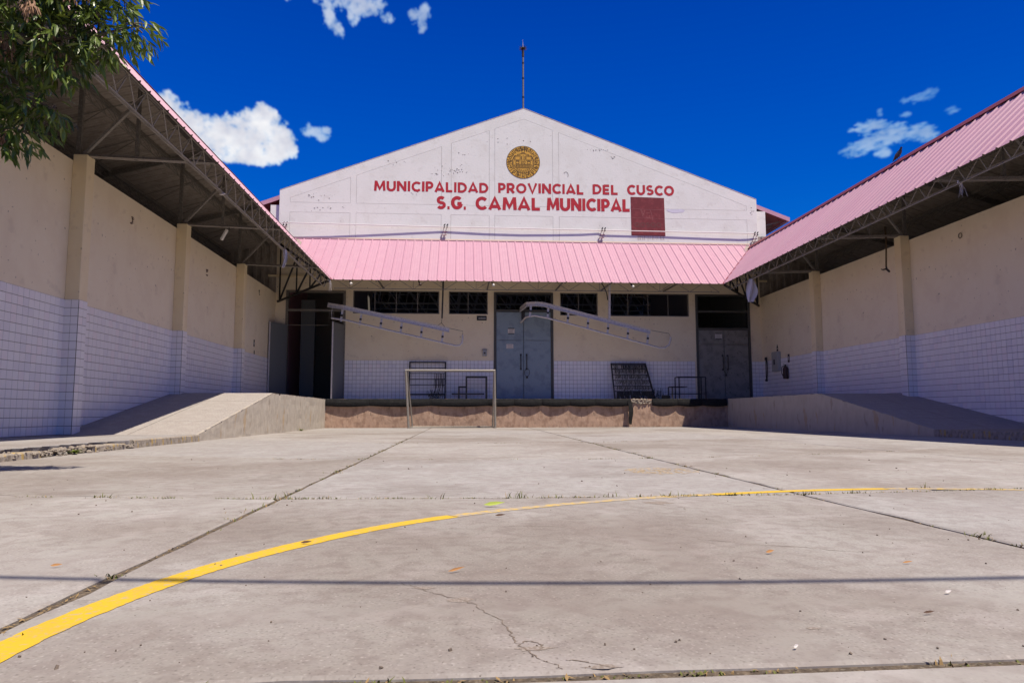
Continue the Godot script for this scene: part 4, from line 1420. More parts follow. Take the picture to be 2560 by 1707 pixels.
func make_hall() -> Node3D:
	var h := thing("main_hall", "large white gabled municipal hall with red lettering and pink front canopy", "building", V(2.45, 0, ZW))
	# --- gable: back slab, raised frame with panels set between grooves
	var b := B.new()
	var outer := PackedVector2Array([Vector2(GL.x, 7.0), Vector2(GR.x, 7.0), GR, APEX, GL])
	b.prism(outer, V(0, 0, ZW + 0.26), Vector3.RIGHT, Vector3.UP, Vector3.BACK, 0.23)
	put(b, "gable_core", M.grout, h)
	var sl := (APEX.y - GL.y) / (APEX.x - GL.x)
	var sr := (GR.y - APEX.y) / (GR.x - APEX.x)
	var tl := func(x: float) -> float: return minf(APEX.y + (x - APEX.x) * sl, APEX.y + (x - APEX.x) * sr) - 0.46
	var xsp := [[-6.65, -4.36], [-4.12, -0.82], [-0.43, 1.07], [1.3, 3.61], [3.87, 11.53]]
	var panels := []
	for q in xsp:
		var poly := PackedVector2Array([Vector2(q[0], 8.67), Vector2(q[1], 8.67), Vector2(q[1], tl.call(q[1]))])
		if q[0] < APEX.x and q[1] > APEX.x: poly.append(Vector2(APEX.x, tl.call(APEX.x)))
		poly.append(Vector2(q[0], tl.call(q[0])))
		panels.append(poly)
		panels.append(PackedVector2Array([Vector2(q[0], 7.0), Vector2(q[1], 7.0), Vector2(q[1], 8.27), Vector2(q[0], 8.27)]))
	for poly in panels:
		b = B.new()
		b.prism(poly, V(0, 0, ZW + 0.032), Vector3.RIGHT, Vector3.UP, Vector3.BACK, 0.03)
		put(b, "infill_panel", M.white, h)
	# frame: posts, tie beam and raking beams as flush lengths round the panels
	b = B.new()
	var g := 0.008
	var o := V(0, 0, ZW + 0.032)
	var cols := [[GL.x, -6.65], [-4.36, -4.12], [-0.82, -0.43], [1.07, 1.3], [3.61, 3.87], [11.53, GR.x]]
	for c in cols:
		var a0: float = c[0] + (g if c[0] != GL.x else 0.0)
		var a1: float = c[1] - (g if c[1] != GR.x else 0.0)
		b.prism(PackedVector2Array([Vector2(a0, 7.0), Vector2(a1, 7.0), Vector2(a1, 8.27 + g), Vector2(a0, 8.27 + g)]), o, Vector3.RIGHT, Vector3.UP, Vector3.BACK, 0.0302)
		b.prism(PackedVector2Array([Vector2(a0, 8.67 - g), Vector2(a1, 8.67 - g), Vector2(a1, tl.call(a1) + g), Vector2(a0, tl.call(a0) + g)]), o, Vector3.RIGHT, Vector3.UP, Vector3.BACK, 0.0302)
	b.prism(PackedVector2Array([Vector2(GL.x, 8.27 + g), Vector2(GR.x, 8.27 + g), Vector2(GR.x, 8.67 - g), Vector2(GL.x, 8.67 - g)]), o, Vector3.RIGHT, Vector3.UP, Vector3.BACK, 0.0302)
	b.prism(PackedVector2Array([Vector2(GL.x, tl.call(GL.x) + g), Vector2(APEX.x, tl.call(APEX.x) + g), Vector2(GR.x, tl.call(GR.x) + g), GR, APEX, GL]), o, Vector3.RIGHT, Vector3.UP, Vector3.BACK, 0.0302)
	put(b, "gable_frame", M.white_frame, h)
	b = B.new()
	for sd in [[GL, APEX], [APEX, GR]]:
		var p0: Vector2 = sd[0]; var p1: Vector2 = sd[1]
		var m := 60
		for i in m:
			var a := p0.lerp(p1, float(i) / m); var c := p0.lerp(p1, float(i + 1) / m)
			b.quad(V(a.x, a.y + 0.006, ZW - 0.006), V(c.x, c.y + 0.006, ZW - 0.006), V(c.x, c.y + 0.006, ZW + 0.27), V(a.x, a.y + 0.006, ZW + 0.27), Vector3.UP)
			b.quad(V(a.x, a.y + 0.006, ZW - 0.006), V(c.x, c.y + 0.006, ZW - 0.006), V(c.x, c.y - 0.012, ZW - 0.006), V(a.x, a.y - 0.012, ZW - 0.006), Vector3.BACK)
	put(b, "coping", M.coping, h)
	# return faces of the gable ends
	b = B.new()
	b.box(V(GL.x - 0.004, 7.0, ZW + 0.003), V(GL.x + 0.05, 9.14, ZW + 0.262))
	b.box(V(GR.x + 0.004, 7.0, ZW + 0.003), V(GR.x - 0.05, 9.14, ZW + 0.262))
	put(b, "gable_return", M.white_frame, h)
	# --- lower wall with its openings
	b = B.new()
	var op := [[-6.66, -4.48, 1.0, 5.2], [-4.17, -0.86, 4.33, 5.23], [-0.49, 1.03, 4.33, 5.23], [1.3, 3.55, 1.0, 5.2], [3.87, 5.37, 4.31, 5.22], [5.85, 9.04, 4.3, 5.22], [9.33, 11.47, 1.0, 5.2]]
	var x := XL
	for q in op:
		if q[0] > x: b.box(V(x, 0.6, ZW), V(q[0], 5.24, ZW + 0.2))
		if q[2] > 1.1: b.box(V(q[0], 0.6, ZW), V(q[1], q[2], ZW + 0.2))
		if q[3] < 5.239: b.box(V(q[0], q[3], ZW), V(q[1], 5.24, ZW + 0.2))
		x = q[1]
	b.box(V(x, 0.6, ZW), V(XR, 5.24, ZW + 0.2))
	b.box(V(XL, 5.24, ZW), V(XR, 7.3, ZW + 0.2))
	var wn := put(b, "front_wall", M.cream, h)
	b = B.new()
	b.box(V(XL - 0.3, 5.72, ZW - 0.05), V(XR + 0.3, 5.8, ZW + 0.02))
	put(b, "wall_beam", M.cream_pilaster, wn)
	b = B.new()
	var fields := []
	for q in [[-4.44, 1.25], [3.6, 9.22], [11.53, XR - 0.005]]:
		b.box(V(q[0], HP - 0.02, ZW - 0.003), V(q[1], TOP_TILE, ZW + 0.05))
		var n := int((q[1] - q[0]) / TILE + 0.5)
		fields.append([V(q[0], TOP_TILE, ZW), Vector3.RIGHT, Vector3.BACK, n, 11, (q[1] - q[0]) / n])
	put(b, "grout_bed", M.grout, wn)
	lay_tiles(wn, fields, func(_p: Vector3) -> float: return HP)
	# --- windows
	for q in [[-4.17, -0.86, 4.33, 5.23, [-3.34, -2.52, -1.7]], [-0.49, 1.03, 4.33, 5.23, [0.26]], [3.87, 5.37, 4.31, 5.22, [4.6]], [5.85, 9.04, 4.3, 5.22, [6.58, 7.39, 8.2]]]:
		b = B.new()
		var f := 0.035
		b.box(V(q[0], q[2], ZW + 0.03), V(q[1], q[2] + f, ZW + 0.08))
		b.box(V(q[0], q[3] - f, ZW + 0.03), V(q[1], q[3], ZW + 0.08))
		b.box(V(q[0], q[2] + f, ZW + 0.03), V(q[0] + f, q[3] - f, ZW + 0.08))
		b.box(V(q[1] - f, q[2] + f, ZW + 0.03), V(q[1], q[3] - f, ZW + 0.08))
		var win := put(b, "window", M.win_frame, h)
		var cuts := [q[0] + f]
		for m in q[4]:
			b = B.new()
			b.box(V(m - 0.012, q[2] + f, ZW + 0.035), V(m + 0.012, q[3] - f, ZW + 0.075))
			put(b, "mullion", M.win_frame, win)
			cuts.append(m)
		cuts.append(q[1] - f)
		for i in cuts.size() - 1:
			b = B.new()
			b.quad(V(cuts[i] + 0.01, q[2] + f, ZW + 0.055), V(cuts[i + 1] - 0.01, q[2] + f, ZW + 0.055), V(cuts[i + 1] - 0.01, q[3] - f, ZW + 0.055), V(cuts[i] + 0.01, q[3] - f, ZW + 0.055), Vector3.BACK)
			put(b, "pane", M.glass, win)
	hall_doors(h)
	hall_canopy(h)
	hall_signs(h)
	hall_body(h)
	return h

func door_leaf(called: String, mat: Material, parent: Node3D, x0: float, x1: float, y0: float, y1: float, z: float, hx: float, seam: float) -> void:
	var b := B.new()
	b.bbox(V((x0 + x1) * 0.5, (y0 + seam) * 0.5 - 0.003, z), Vector3(x1 - x0, seam - y0 - 0.006, 0.04), 0.006)
	b.bbox(V((x0 + x1) * 0.5, (y1 + seam) * 0.5 + 0.003, z), Vector3(x1 - x0, y1 - seam - 0.006, 0.04), 0.006)
	# raised edge straps
	for sx in [x0 + 0.03, x1 - 0.03]: b.box(V(sx - 0.02, y0 + 0.02, z - 0.019), V(sx + 0.02, y1 - 0.02, z - 0.026))
	var leaf := put(b, called, mat, parent)
	b = B.new()
	b.tube([V(hx, 2.2, z - 0.03), V(hx, 2.2, z - 0.09), V(hx, 2.76, z - 0.09), V(hx, 2.76, z - 0.03)], 0.017, 7)
	b.box(V(hx - 0.03, 2.17, z - 0.02), V(hx + 0.03, 2.24, z - 0.032))
	b.box(V(hx - 0.03, 2.72, z - 0.02), V(hx + 0.03, 2.79, z - 0.032))
	put(b, "handle", M.black_steel, leaf)

func door_frame(parent: Node3D, x0: float, x1: float, y1: float, rails: Array, mat: Material) -> MeshInstance3D:
	var b := B.new()
	var f := 0.09
	b.box(V(x0 - 0.04, HP, ZW - 0.03), V(x0 + f - 0.04, y1, ZW + 0.12))
	b.box(V(x1 - f + 0.04, HP, ZW - 0.03), V(x1 + 0.04, y1, ZW + 0.12))
	b.box(V(x0 + f - 0.04, y1 - 0.07, ZW - 0.028), V(x1 - f + 0.04, y1, ZW + 0.12))
	for r in rails: b.box(V(x0 + f - 0.04, r, ZW - 0.028), V(x1 - f + 0.04, r + 0.075, ZW + 0.12))
	return put(b, "door_frame", mat, parent)

func notice(parent: Node3D, x0: float, y0: float, x1: float, y1: float, z: float, rows: int, bars: bool) -> void:
	var b := B.new()
	b.box(V(x0, y0, z), V(x1, y1, z - 0.003))
	var o := put(b, "paper_notice", M.paper, parent)
	b = B.new()
	var w := x1 - x0
	var hh := y1 - y0
	if bars:
		b.box(V(x0 + w * 0.04, y1 - 0.004, z - 0.0035), V(x1 - w * 0.05, y1 + hh * 0.16, z - 0.006))
		b.box(V(x0 + w * 0.04, y0 - hh * 0.16, z - 0.0035), V(x1 - w * 0.05, y0 + 0.004, z - 0.006))
	for r in rows:
		var yy := y1 - hh * (0.2 + 0.62 * r / maxf(1.0, rows - 1.0))
		var xx := x0 + w * rng.randf_range(0.12, 0.22)
		var xe := x1 - w * rng.randf_range(0.1, 0.24)
		while xx < xe:
			var l := minf(rng.randf_range(0.02, 0.05), xe - xx)
			b.box(V(xx, yy - hh * 0.03, z - 0.0032), V(xx + l, yy + hh * 0.03, z - 0.0042))
			xx += l + 0.007
	put(b, "print", M.print, o)

func hall_doors(h: Node3D) -> void:
	# blue double door in the middle
	var d := Node3D.new(); d.name = "blue_door"; h.add_child(d, true)
	var fr := door_frame(d, 1.3, 3.55, 5.2, [4.44], M.door_frame)
	var b := B.new()
	b.quad(V(1.35, 4.52, ZW + 0.05), V(3.5, 4.52, ZW + 0.05), V(3.5, 5.13, ZW + 0.05), V(1.35, 5.13, ZW + 0.05), Vector3.BACK)
	put(b, "transom_pane", M.glass, fr)
	door_leaf("door_leaf", M.door_blue, d, 1.36, 2.415, HP + 0.01, 4.43, ZW + 0.02, 2.31, 3.32)
	door_leaf("door_leaf", M.door_blue, d, 2.43, 3.49, HP + 0.01, 4.43, ZW + 0.02, 2.54, 3.32)
	notice(d, 1.81, 3.59, 2.07, 3.77, ZW - 0.006, 4, true)
	notice(d, 1.75, 3.0, 2.02, 3.17, ZW - 0.006, 3, false)
	b = B.new()
	var lp := []
	for i in 13: lp.append(V(2.545 + 0.1 * sin(TAU * i / 12.0), 2.06 + 0.15 * cos(TAU * i / 12.0), ZW - 0.08))
	b.tube(lp, 0.008, 5)
	b.box(V(2.51, 1.84, ZW - 0.06), V(2.58, 1.93, ZW - 0.1))
	put(b, "cable_lock", M.black_steel, d)
	b = B.new()
	b.box(V(2.34, 4.1, ZW - 0.006), V(2.47, 4.43, ZW - 0.09))
	put(b, "door_bolt_box", M.black_steel, d)
	# grey double door
	d = Node3D.new(); d.name = "grey_door"; h.add_child(d, true)
	fr = door_frame(d, 9.33, 11.47, 5.2, [4.48, 3.78], M.door_frame)
	for q in [[3.86, 4.48], [4.56, 5.13]]:
		b = B.new()
		b.quad(V(9.38, q[0], ZW + 0.05), V(11.42, q[0], ZW + 0.05), V(11.42, q[1], ZW + 0.05), V(9.38, q[1], ZW + 0.05), Vector3.BACK)
		put(b, "transom_pane", M.glass, fr)
	door_leaf("door_leaf", M.door_grey, d, 9.39, 10.415, HP + 0.01, 3.77, ZW + 0.02, 10.34, 3.2)
	door_leaf("door_leaf", M.door_grey, d, 10.43, 11.41, HP + 0.01, 3.77, ZW + 0.02, 10.54, 3.2)
	notice(d, 10.07, 3.43, 10.34, 3.62, ZW - 0.006, 4, true)
	b = B.new()
	lp = []
	for i in 9: lp.append(V(10.34 + 0.2 * i / 8.0, 2.2 - 0.16 * sin(PI * i / 8.0), ZW - 0.08))
	b.tube(lp, 0.008, 5)
	b.box(V(10.41, 1.94, ZW - 0.06), V(10.47, 2.02, ZW - 0.1))
	put(b, "cable_lock", M.black_steel, d)
	# open dark doorway
	d = Node3D.new(); d.name = "open_doorway"; h.add_child(d, true)
	fr = door_frame(d, -6.66, -4.48, 5.2, [4.4], M.steel)
	b = B.new()
	b.tube([V(-6.6, 3.86, ZW - 0.01), V(-5.06, 3.86, ZW - 0.01), V(-5.06, 4.4, ZW - 0.01)], 0.012, 5)
	b.tube([V(-4.9, 4.4, ZW - 0.01), V(-4.9, 3.86, ZW - 0.01), V(-4.6, 3.86, ZW - 0.01)], 0.012, 5)
	put(b, "inner_rail", M.steel_pale, d)
	for lf in [[-6.63, -7.02, 26.72], [-4.5, -4.72, 26.6]]:
		b = B.new()
		var a := V(lf[0], 2.45, ZW - 0.06); var c := V(lf[1], 2.45, lf[2])
		var dr := (c - a).normalized()
		var bs := Basis(dr, Vector3.UP, dr.cross(Vector3.UP))
		b.bbox((a + c) * 0.5, Vector3((c - a).length(), 2.84, 0.045), 0.006, bs)
		var lfm := put(b, "open_leaf", M.door_dark, d)
		b = B.new()
		b.bar(c + dr * 0.01 + Vector3.UP * 1.42, c + dr * 0.01 - Vector3.UP * 1.42, 0.05, 0.03)
		put(b, "leaf_edge", M.galv, lfm)
	b = B.new()
	b.box(V(-6.5, 1.0, 29.4), V(-5.95, 5.1, 29.7))
	put(b, "inner_column", M.door_dark, d)

func hall_canopy(h: Node3D) -> void:
	var roof := Node3D.new()
	roof.name = "front_canopy"
	h.add_child(roof, true)
	var nn := Vector3(0, 1, TF).normalized()
	var x := XLE - 2.2
	var i := 0
	while x < XRE + 2.3:
		var zlow := func(xx: float) -> float:
			var z := ZC - 0.03
			if xx < XLE: z = ZC + (XLE - xx) * TL / TF + 0.03
			if xx > XRE: z = ZC + (xx - XRE) * TR / TF + 0.03
			return minf(z, ZW - 0.002)
		var lo := func(xx: float) -> Vector3:
			var z: float = zlow.call(xx)
			return V(xx, YE + (z - ZC) * TF, z)
		var hi := func(xx: float) -> Vector3: return V(xx, YE + (ZW - 0.002 - ZC) * TF, ZW - 0.002)
		sheet(rib_profile(x, 3), lo, hi, nn, "roof_sheet", M["pink%d" % (i % 3)], roof)
		x += 3 * RIB
		i += 1
	# flashing where the sheet meets the gable
	var b := B.new()
	b.box(V(XLE - 2.2, 7.225, ZW - 0.0025), V(XRE + 2.2, 7.245, ZW - 0.03))
	put(b, "wall_flashing", M.pink1, roof)
	# eave lattice
	var A := []; var T := []
	b = B.new()
	for k in 26:
		var xx := lerpf(XLE + 0.1, XRE - 0.1, k / 25.0)
		T.append(V(xx, YE + 0.05, ZC + 0.12)); A.append(V(xx, 4.87, ZC + 0.2))
	b.tube([T[0], T[25]], 0.013, 6)
	b.tube([A[0], A[25]], 0.013, 6)
	for k in 25:
		b.tube([T[k], A[k + 1]] if k % 2 == 0 else [A[k], T[k + 1]], 0.008, 5, false)
		if k % 4 == 1: b.tube([T[k], A[k]], 0.008, 5, false)
	put(b, "eave_lattice", M.steel, roof)
	for zz in [ZC + 0.9, ZC + 1.8]:
		b = B.new()
		var y: float = YE + (zz - ZC) * TF - 0.1
		b.bar(V(XLE - (zz - ZC) * 0.7, y, zz), V(XRE + (zz - ZC) * 0.8, y, zz), 0.05, 0.09)
		put(b, "purlin", M.steel, roof)
	for xx in [-3.0, -0.7, 1.0, 3.7, 5.5, 8.0]:
		b = B.new()
		b.bar(V(xx, YE - 0.02, ZC + 0.1), V(xx, YE + (ZW - ZC) * TF - 0.15, ZW - 0.03), 0.05, 0.08)
		b.bar(V(xx, 5.26, ZC + 0.15), V(xx, 5.3, ZW - 0.02), 0.045, 0.05)
		put(b, "bracket", M.steel, roof)
	# valley flashing strips
	for s in [[XLE, -1.0, TL], [XRE, 1.0, TR]]:
		b = B.new()
		var u: float = (ZW - ZC) * TF / s[2]
		var p0 := V(s[0] - s[1] * 0.06, YE - 0.03, ZC - 0.07)
		var p1 := V(s[0] + s[1] * u, YE + s[2] * u + 0.012, ZW - 0.01)
		b.bar(p0, p1, 0.05, 0.012)
		put(b, "valley_strip", M.maroon_roof, roof)
		# sheet gutter below the valley
		b = B.new()
		var g0 := V(s[0], YE - 0.012, ZC)
		var g1 := V(s[0] + s[1] * u, YE + s[2] * u - 0.012, ZW - 0.02)
		var sa := Vector3(s[1] * 0.28, s[2] * 0.28, 0.0)
		var sb := Vector3(0, TF * 0.28, -0.28)
		b.quad(g0, g1, g1 + sa, g0 + sa, Vector3.UP)
		b.quad(g0, g1, g1 + sb, g0 + sb, Vector3.UP)
		put(b, "valley_gutter", M.under, roof)

func hall_signs(h: Node3D) -> void:
	var t := Node3D.new(); t.name = "lettering"; h.add_child(t, true)
	var tx := func(px: float) -> float: return -3.44 + (px - 100.0) / 2150.0 * 11.98
	for q in [["MUNICIPALIDAD", 100, 903, 9.185], ["PROVINCIAL", 975, 1588, 9.2], ["DEL", 1655, 1838, 9.215], ["CUSCO", 1908, 2250, 9.225]]:
		paint_word(t, q[0], tx.call(q[1]), tx.call(q[2]), q[3], 0.405, 0.098, M.red_paint)
	for q in [["S.G.", 540, 748, 8.5], ["CAMAL", 815, 1275, 8.51], ["MUNICIPAL", 1325, 1925, 8.525]]:
		paint_word(t, q[0], tx.call(q[1]), tx.call(q[2]), q[3], 0.51, 0.13, M.red_paint)
	# maroon square with its ghost lettering
	var b := B.new()
	b.prism(PackedVector2Array([Vector2(6.77, 7.555), Vector2(8.15, 7.55), Vector2(8.13, 9.12), Vector2(6.76, 9.14)]), V(0, 0, ZW - 0.0015), Vector3.RIGHT, Vector3.UP, Vector3.BACK, 0.005)
	var sq := put(b, "maroon_square", M.maroon_paint, h)
	for q in [["QOSQO", 6.9, 7.99, 7.9]]: paint_word(sq, q[0], q[1], q[2], q[3], 0.2, 0.05, M.maroon_ghost, 0.008)
	b = B.new()
	var o := V(0, 0, ZW)
	for s in [[[7.16, 8.62], [7.26, 8.32]], [[7.2, 8.62], [7.27, 8.42]], [[7.32, 8.6], [7.28, 8.38]], [[7.38, 8.48], [7.52, 8.49]], [[7.4, 8.36], [7.42, 8.28], [7.5, 8.28], [7.52, 8.38]], [[7.56, 8.6], [7.65, 8.26], [7.655, 8.17]], [[7.3, 8.27], [7.6, 8.275]]]:
		var pts := []
		for q in s: pts.append(Vector2(q[0], q[1]))
		b.ribbon(pts, 0.012, o, Vector3.RIGHT, Vector3.UP, Vector3.BACK, 0.0085)
	b.ribbon([Vector2(6.775, 8.66), Vector2(7.4, 8.63), Vector2(8.135, 8.62)], 0.009, o, Vector3.RIGHT, Vector3.UP, Vector3.BACK, 0.0095)
	b.ribbon([Vector2(6.775, 8.28), Vector2(7.4, 8.27), Vector2(8.14, 8.255)], 0.007, o, Vector3.RIGHT, Vector3.UP, Vector3.BACK, 0.0095)
	put(b, "scratches", M.scratch, sq)
	# old paint runs below it
	b = B.new()
	for k in 60:
		var xx := rng.randf_range(6.98, 8.1)
		b.ribbon([Vector2(xx, 7.55), Vector2(xx + rng.randf_range(-0.01, 0.01), 7.55 - rng.randf_range(0.04, 0.2))], rng.randf_range(0.004, 0.02), o, Vector3.RIGHT, Vector3.UP, Vector3.BACK, 0.003 + k * 0.00004)
	put(b, "paint_runs", M.old_runs, h)
	# lilac overpaint beside it
	b = B.new()
	var rim := PackedVector2Array()
	for k in 22: rim.append(Vector2(8.62 + cos(TAU * k / 22.0) * 0.42 * rng.randf_range(0.75, 1.05), 8.6 + sin(TAU * k / 22.0) * 0.09 * rng.randf_range(0.6, 1.1)))
	b.prism(rim, V(0, 0, ZW - 0.0013), Vector3.RIGHT, Vector3.UP, Vector3.BACK, 0.002)
	put(b, "overpaint", M.overpaint, h)
	# small dark chips in the gable plaster
	b = B.new()
	for q in [[-5.6, 8.95, 0.5, 0.12, 16], [-0.95, 10.0, 0.3, 0.25, 16], [-0.2, 10.1, 0.4, 0.2, 22], [0.2, 10.75, 0.3, 0.15, 7], [-2.6, 10.3, 0.5, 0.2, 8], [5.4, 11.05, 0.5, 0.06, 14], [6.1, 10.75, 0.3, 0.06, 9], [-1.8, 9.1, 0.3, 0.12, 9], [11.75, 8.6, 0.08, 0.3, 12], [3.1, 9.25, 0.2, 0.05, 5], [2.0, 11.4, 1.0, 0.4, 9], [-5.2, 8.45, 1.2, 0.1, 10]]:
		for k in q[4]:
			var c := Vector2(q[0] + rng.randfn(0, q[2] * 0.5), q[1] + rng.randfn(0, q[3] * 0.5))
			var sz := rng.randf_range(0.008, 0.03)
			var n := 5
			for s in n:
				var a0 := TAU * s / n + c.x; var a1 := TAU * (s + 1) / n + c.x
				b.tri(V(c.x, c.y, ZW - 0.0035), V(c.x + cos(a0) * sz, c.y + sin(a0) * sz * 0.7, ZW - 0.0035), V(c.x + cos(a1) * sz, c.y + sin(a1) * sz * 0.7, ZW - 0.0035), Vector3.BACK)
	for k in 10:
		var a0 := -0.6 + k * 0.33
		b.ribbon([Vector2(4.15 + cos(a0) * 0.09, 9.98 + sin(a0) * 0.13), Vector2(4.15 + cos(a0 + 0.25) * 0.09, 9.98 + sin(a0 + 0.25) * 0.13)], 0.025, V(0, 0, ZW), Vector3.RIGHT, Vector3.UP, Vector3.BACK, 0.0036)
	var chips := put(b, "plaster_chips", M.chip, h)
	chips.set_meta("kind", "stuff")
	hall_emblem(h)

func hall_emblem(h: Node3D) -> void:
	# golden disc with a stylised face in a ring of signs
	var ce := V(2.43, 10.47, ZW)
	var r := 0.675
	var b := B.new()
	for k in 64:
		var a := TAU * k / 64.0; var c := TAU * (k + 1) / 64.0
		b.tri(ce + Vector3(0, 0, 0.004), ce + Vector3(cos(a) * r, sin(a) * r, 0.004), ce + Vector3(cos(c) * r, sin(c) * r, 0.004), Vector3.BACK)
	var disc := put(b, "emblem", M.gold, h)
	b = B.new()
	var L := [0.0052]
	var st := func(pts: Array, w: float) -> void:
		var q := []
		for p in pts: q.append(p * r)
		b.ribbon(q, w * r, ce, Vector3.RIGHT, Vector3.UP, Vector3.BACK, L[0])
		L[0] += 0.00004
	var ring := func(cx: float, cy: float, rx: float, ry: float, w: float) -> void: st.call(arc(cx, cy, rx, ry, 0, 360, 22), w)
	var rrect := func(cx: float, cy: float, hw: float, hh: float, rad: float, w: float) -> void:
		var pts := arc(cx + hw - rad, cy + hh - rad, rad, rad, 0, 90, 5) + arc(cx - hw + rad, cy + hh - rad, rad, rad, 90, 180, 5) + arc(cx - hw + rad, cy - hh + rad, rad, rad, 180, 270, 5) + arc(cx + hw - rad, cy - hh + rad, rad, rad, 270, 360, 5)
		pts.append(pts[0])
		st.call(pts, w)
	st.call(arc(0, 0, 0.985, 0.985, 0, 360, 64), 0.03)
	st.call(arc(0, -0.03, 0.64, 0.64, 205, 335, 30), 0.035)
	st.call(arc(0, -0.03, 0.64, 0.62, -25, 45, 16), 0.05)
	st.call(arc(0, -0.03, 0.64, 0.62, 135, 205, 16), 0.05)
	st.call(arc(0, -0.06, 0.57, 0.56, 150, 200, 12), 0.02)
	st.call(arc(0, -0.06, 0.57, 0.56, -20, 30, 12), 0.02)
	# eyes
	for s in [-1.0, 1.0]:
		rrect.call(0.33 * s, 0.25, 0.2, 0.15, 0.07, 0.025)
		rrect.call(0.33 * s, 0.25, 0.145, 0.1, 0.05, 0.022)
		ring.call(0.34 * s, -0.01, 0.1, 0.095, 0.03)
		st.call(arc(0.34 * s - 0.035, 0.015, 0.035, 0.03, 0, 180, 6), 0.02)
		st.call(arc(0.34 * s + 0.035, 0.015, 0.035, 0.03, 0, 180, 6), 0.02)
		st.call([Vector2(0.1 * s, 0.38), Vector2(0.1 * s, 0.2), Vector2(0.07 * s, 0.12)], 0.03)
		st.call([Vector2(0.055 * s, 0.1), Vector2(0.13 * s, 0.02), Vector2(0.1 * s, -0.06), Vector2(0.06 * s, -0.1)], 0.03)
	st.call([Vector2(0, 0.44), Vector2(0, 0.1)], 0.025)
	st.call([Vector2(-0.06, 0.06), Vector2(0.06, -0.04)], 0.025)
	st.call([Vector2(0.06, 0.06), Vector2(-0.06, -0.04)], 0.025)
	st.call([Vector2(-0.1, -0.13), Vector2(0, -0.1), Vector2(0.1, -0.13)], 0.025)
	# mouth
	rrect.call(0.0, -0.24, 0.52, 0.12, 0.11, 0.025)
	rrect.call(0.0, -0.24, 0.46, 0.075, 0.07, 0.02)
	for k in 15: st.call([Vector2(-0.4 + k * 0.057, -0.29), Vector2(-0.4 + k * 0.057, -0.19)], 0.018 if k % 3 else 0.035)
	st.call([Vector2(-0.44, -0.24), Vector2(0.44, -0.24)], 0.016)
	# beard
	for k in 7:
		var x := -0.36 + k * 0.12
		var y1 := -0.42 - 0.12 * (1.0 - absf(k - 3) / 4.0)
		st.call([Vector2(x - 0.05, y1 - 0.13), Vector2(x - 0.025, y1 + 0.02), Vector2(x, y1 + 0.06), Vector2(x + 0.025, y1 + 0.02), Vector2(x + 0.05, y1 - 0.13)], 0.022)
	st.call([Vector2(-0.06, -0.64), Vector2(-0.05, -0.82), Vector2(0, -0.9), Vector2(0.05, -0.82), Vector2(0.06, -0.64)], 0.028)
	# headdress figure on top
	ring.call(0.0, 0.84, 0.06, 0.06, 0.025)
	st.call([Vector2(-0.05, 0.78), Vector2(-0.08, 0.66), Vector2(-0.08, 0.58), Vector2(0.08, 0.58), Vector2(0.08, 0.66), Vector2(0.05, 0.78)], 0.025)
	for k in 9: ring.call(-0.32 + k * 0.08, 0.49 + 0.04 * cos((k - 4) * 0.6), 0.022, 0.022, 0.02)
	# ring of sections with signs
	var angs := [8, 30, 52, 72, 83, 97, 108, 128, 150, 172, 190, 214, 240, 258, 266, 274, 282, 300, 326, 350]
	for a in angs:
		var d := Vector2(cos(deg_to_rad(a)), sin(deg_to_rad(a)))
		st.call([d * 0.68, d * 0.98], 0.028)
	var k2 := 0
	for i in angs.size():
		var a0: float = angs[i]
		var a1: float = angs[(i + 1) % angs.size()] + (360.0 if i == angs.size() - 1 else 0.0)
		if a1 - a0 < 9: continue
		var am := deg_to_rad((a0 + a1) * 0.5)
		var d := Vector2(cos(am), sin(am))
		var n := d.orthogonal()
		match k2 % 3:
			0:
				var c := d * 0.85
				ring.call(c.x, c.y, 0.075, 0.065, 0.03)
				st.call(arc(c.x, c.y - 0.01, 0.03, 0.03, 0, 180, 6), 0.02)
				var e := d * 0.73 + n * 0.05
				ring.call(e.x, e.y, 0.03, 0.035, 0.02)
			1:
				st.call([d * 0.72 + n * 0.07, d * 0.8 + n * 0.07, d * 0.8 - n * 0.04, d * 0.9 - n * 0.04], 0.025)
				st.call([d * 0.86 + n * 0.08, d * 0.95 + n * 0.07], 0.03)
				var e := d * 0.74 - n * 0.05
				ring.call(e.x, e.y, 0.03, 0.03, 0.022)
			2:
				st.call([d * 0.74 - n * 0.07, d * 0.74 + n * 0.07, d * 0.84 + n * 0.06, d * 0.84 - n * 0.06, d * 0.74 - n * 0.07], 0.025)
				var e := d * 0.91 + n * 0.03
				ring.call(e.x, e.y, 0.035, 0.03, 0.025)
		k2 += 1
	put(b, "emblem_lines", M.ink, disc)

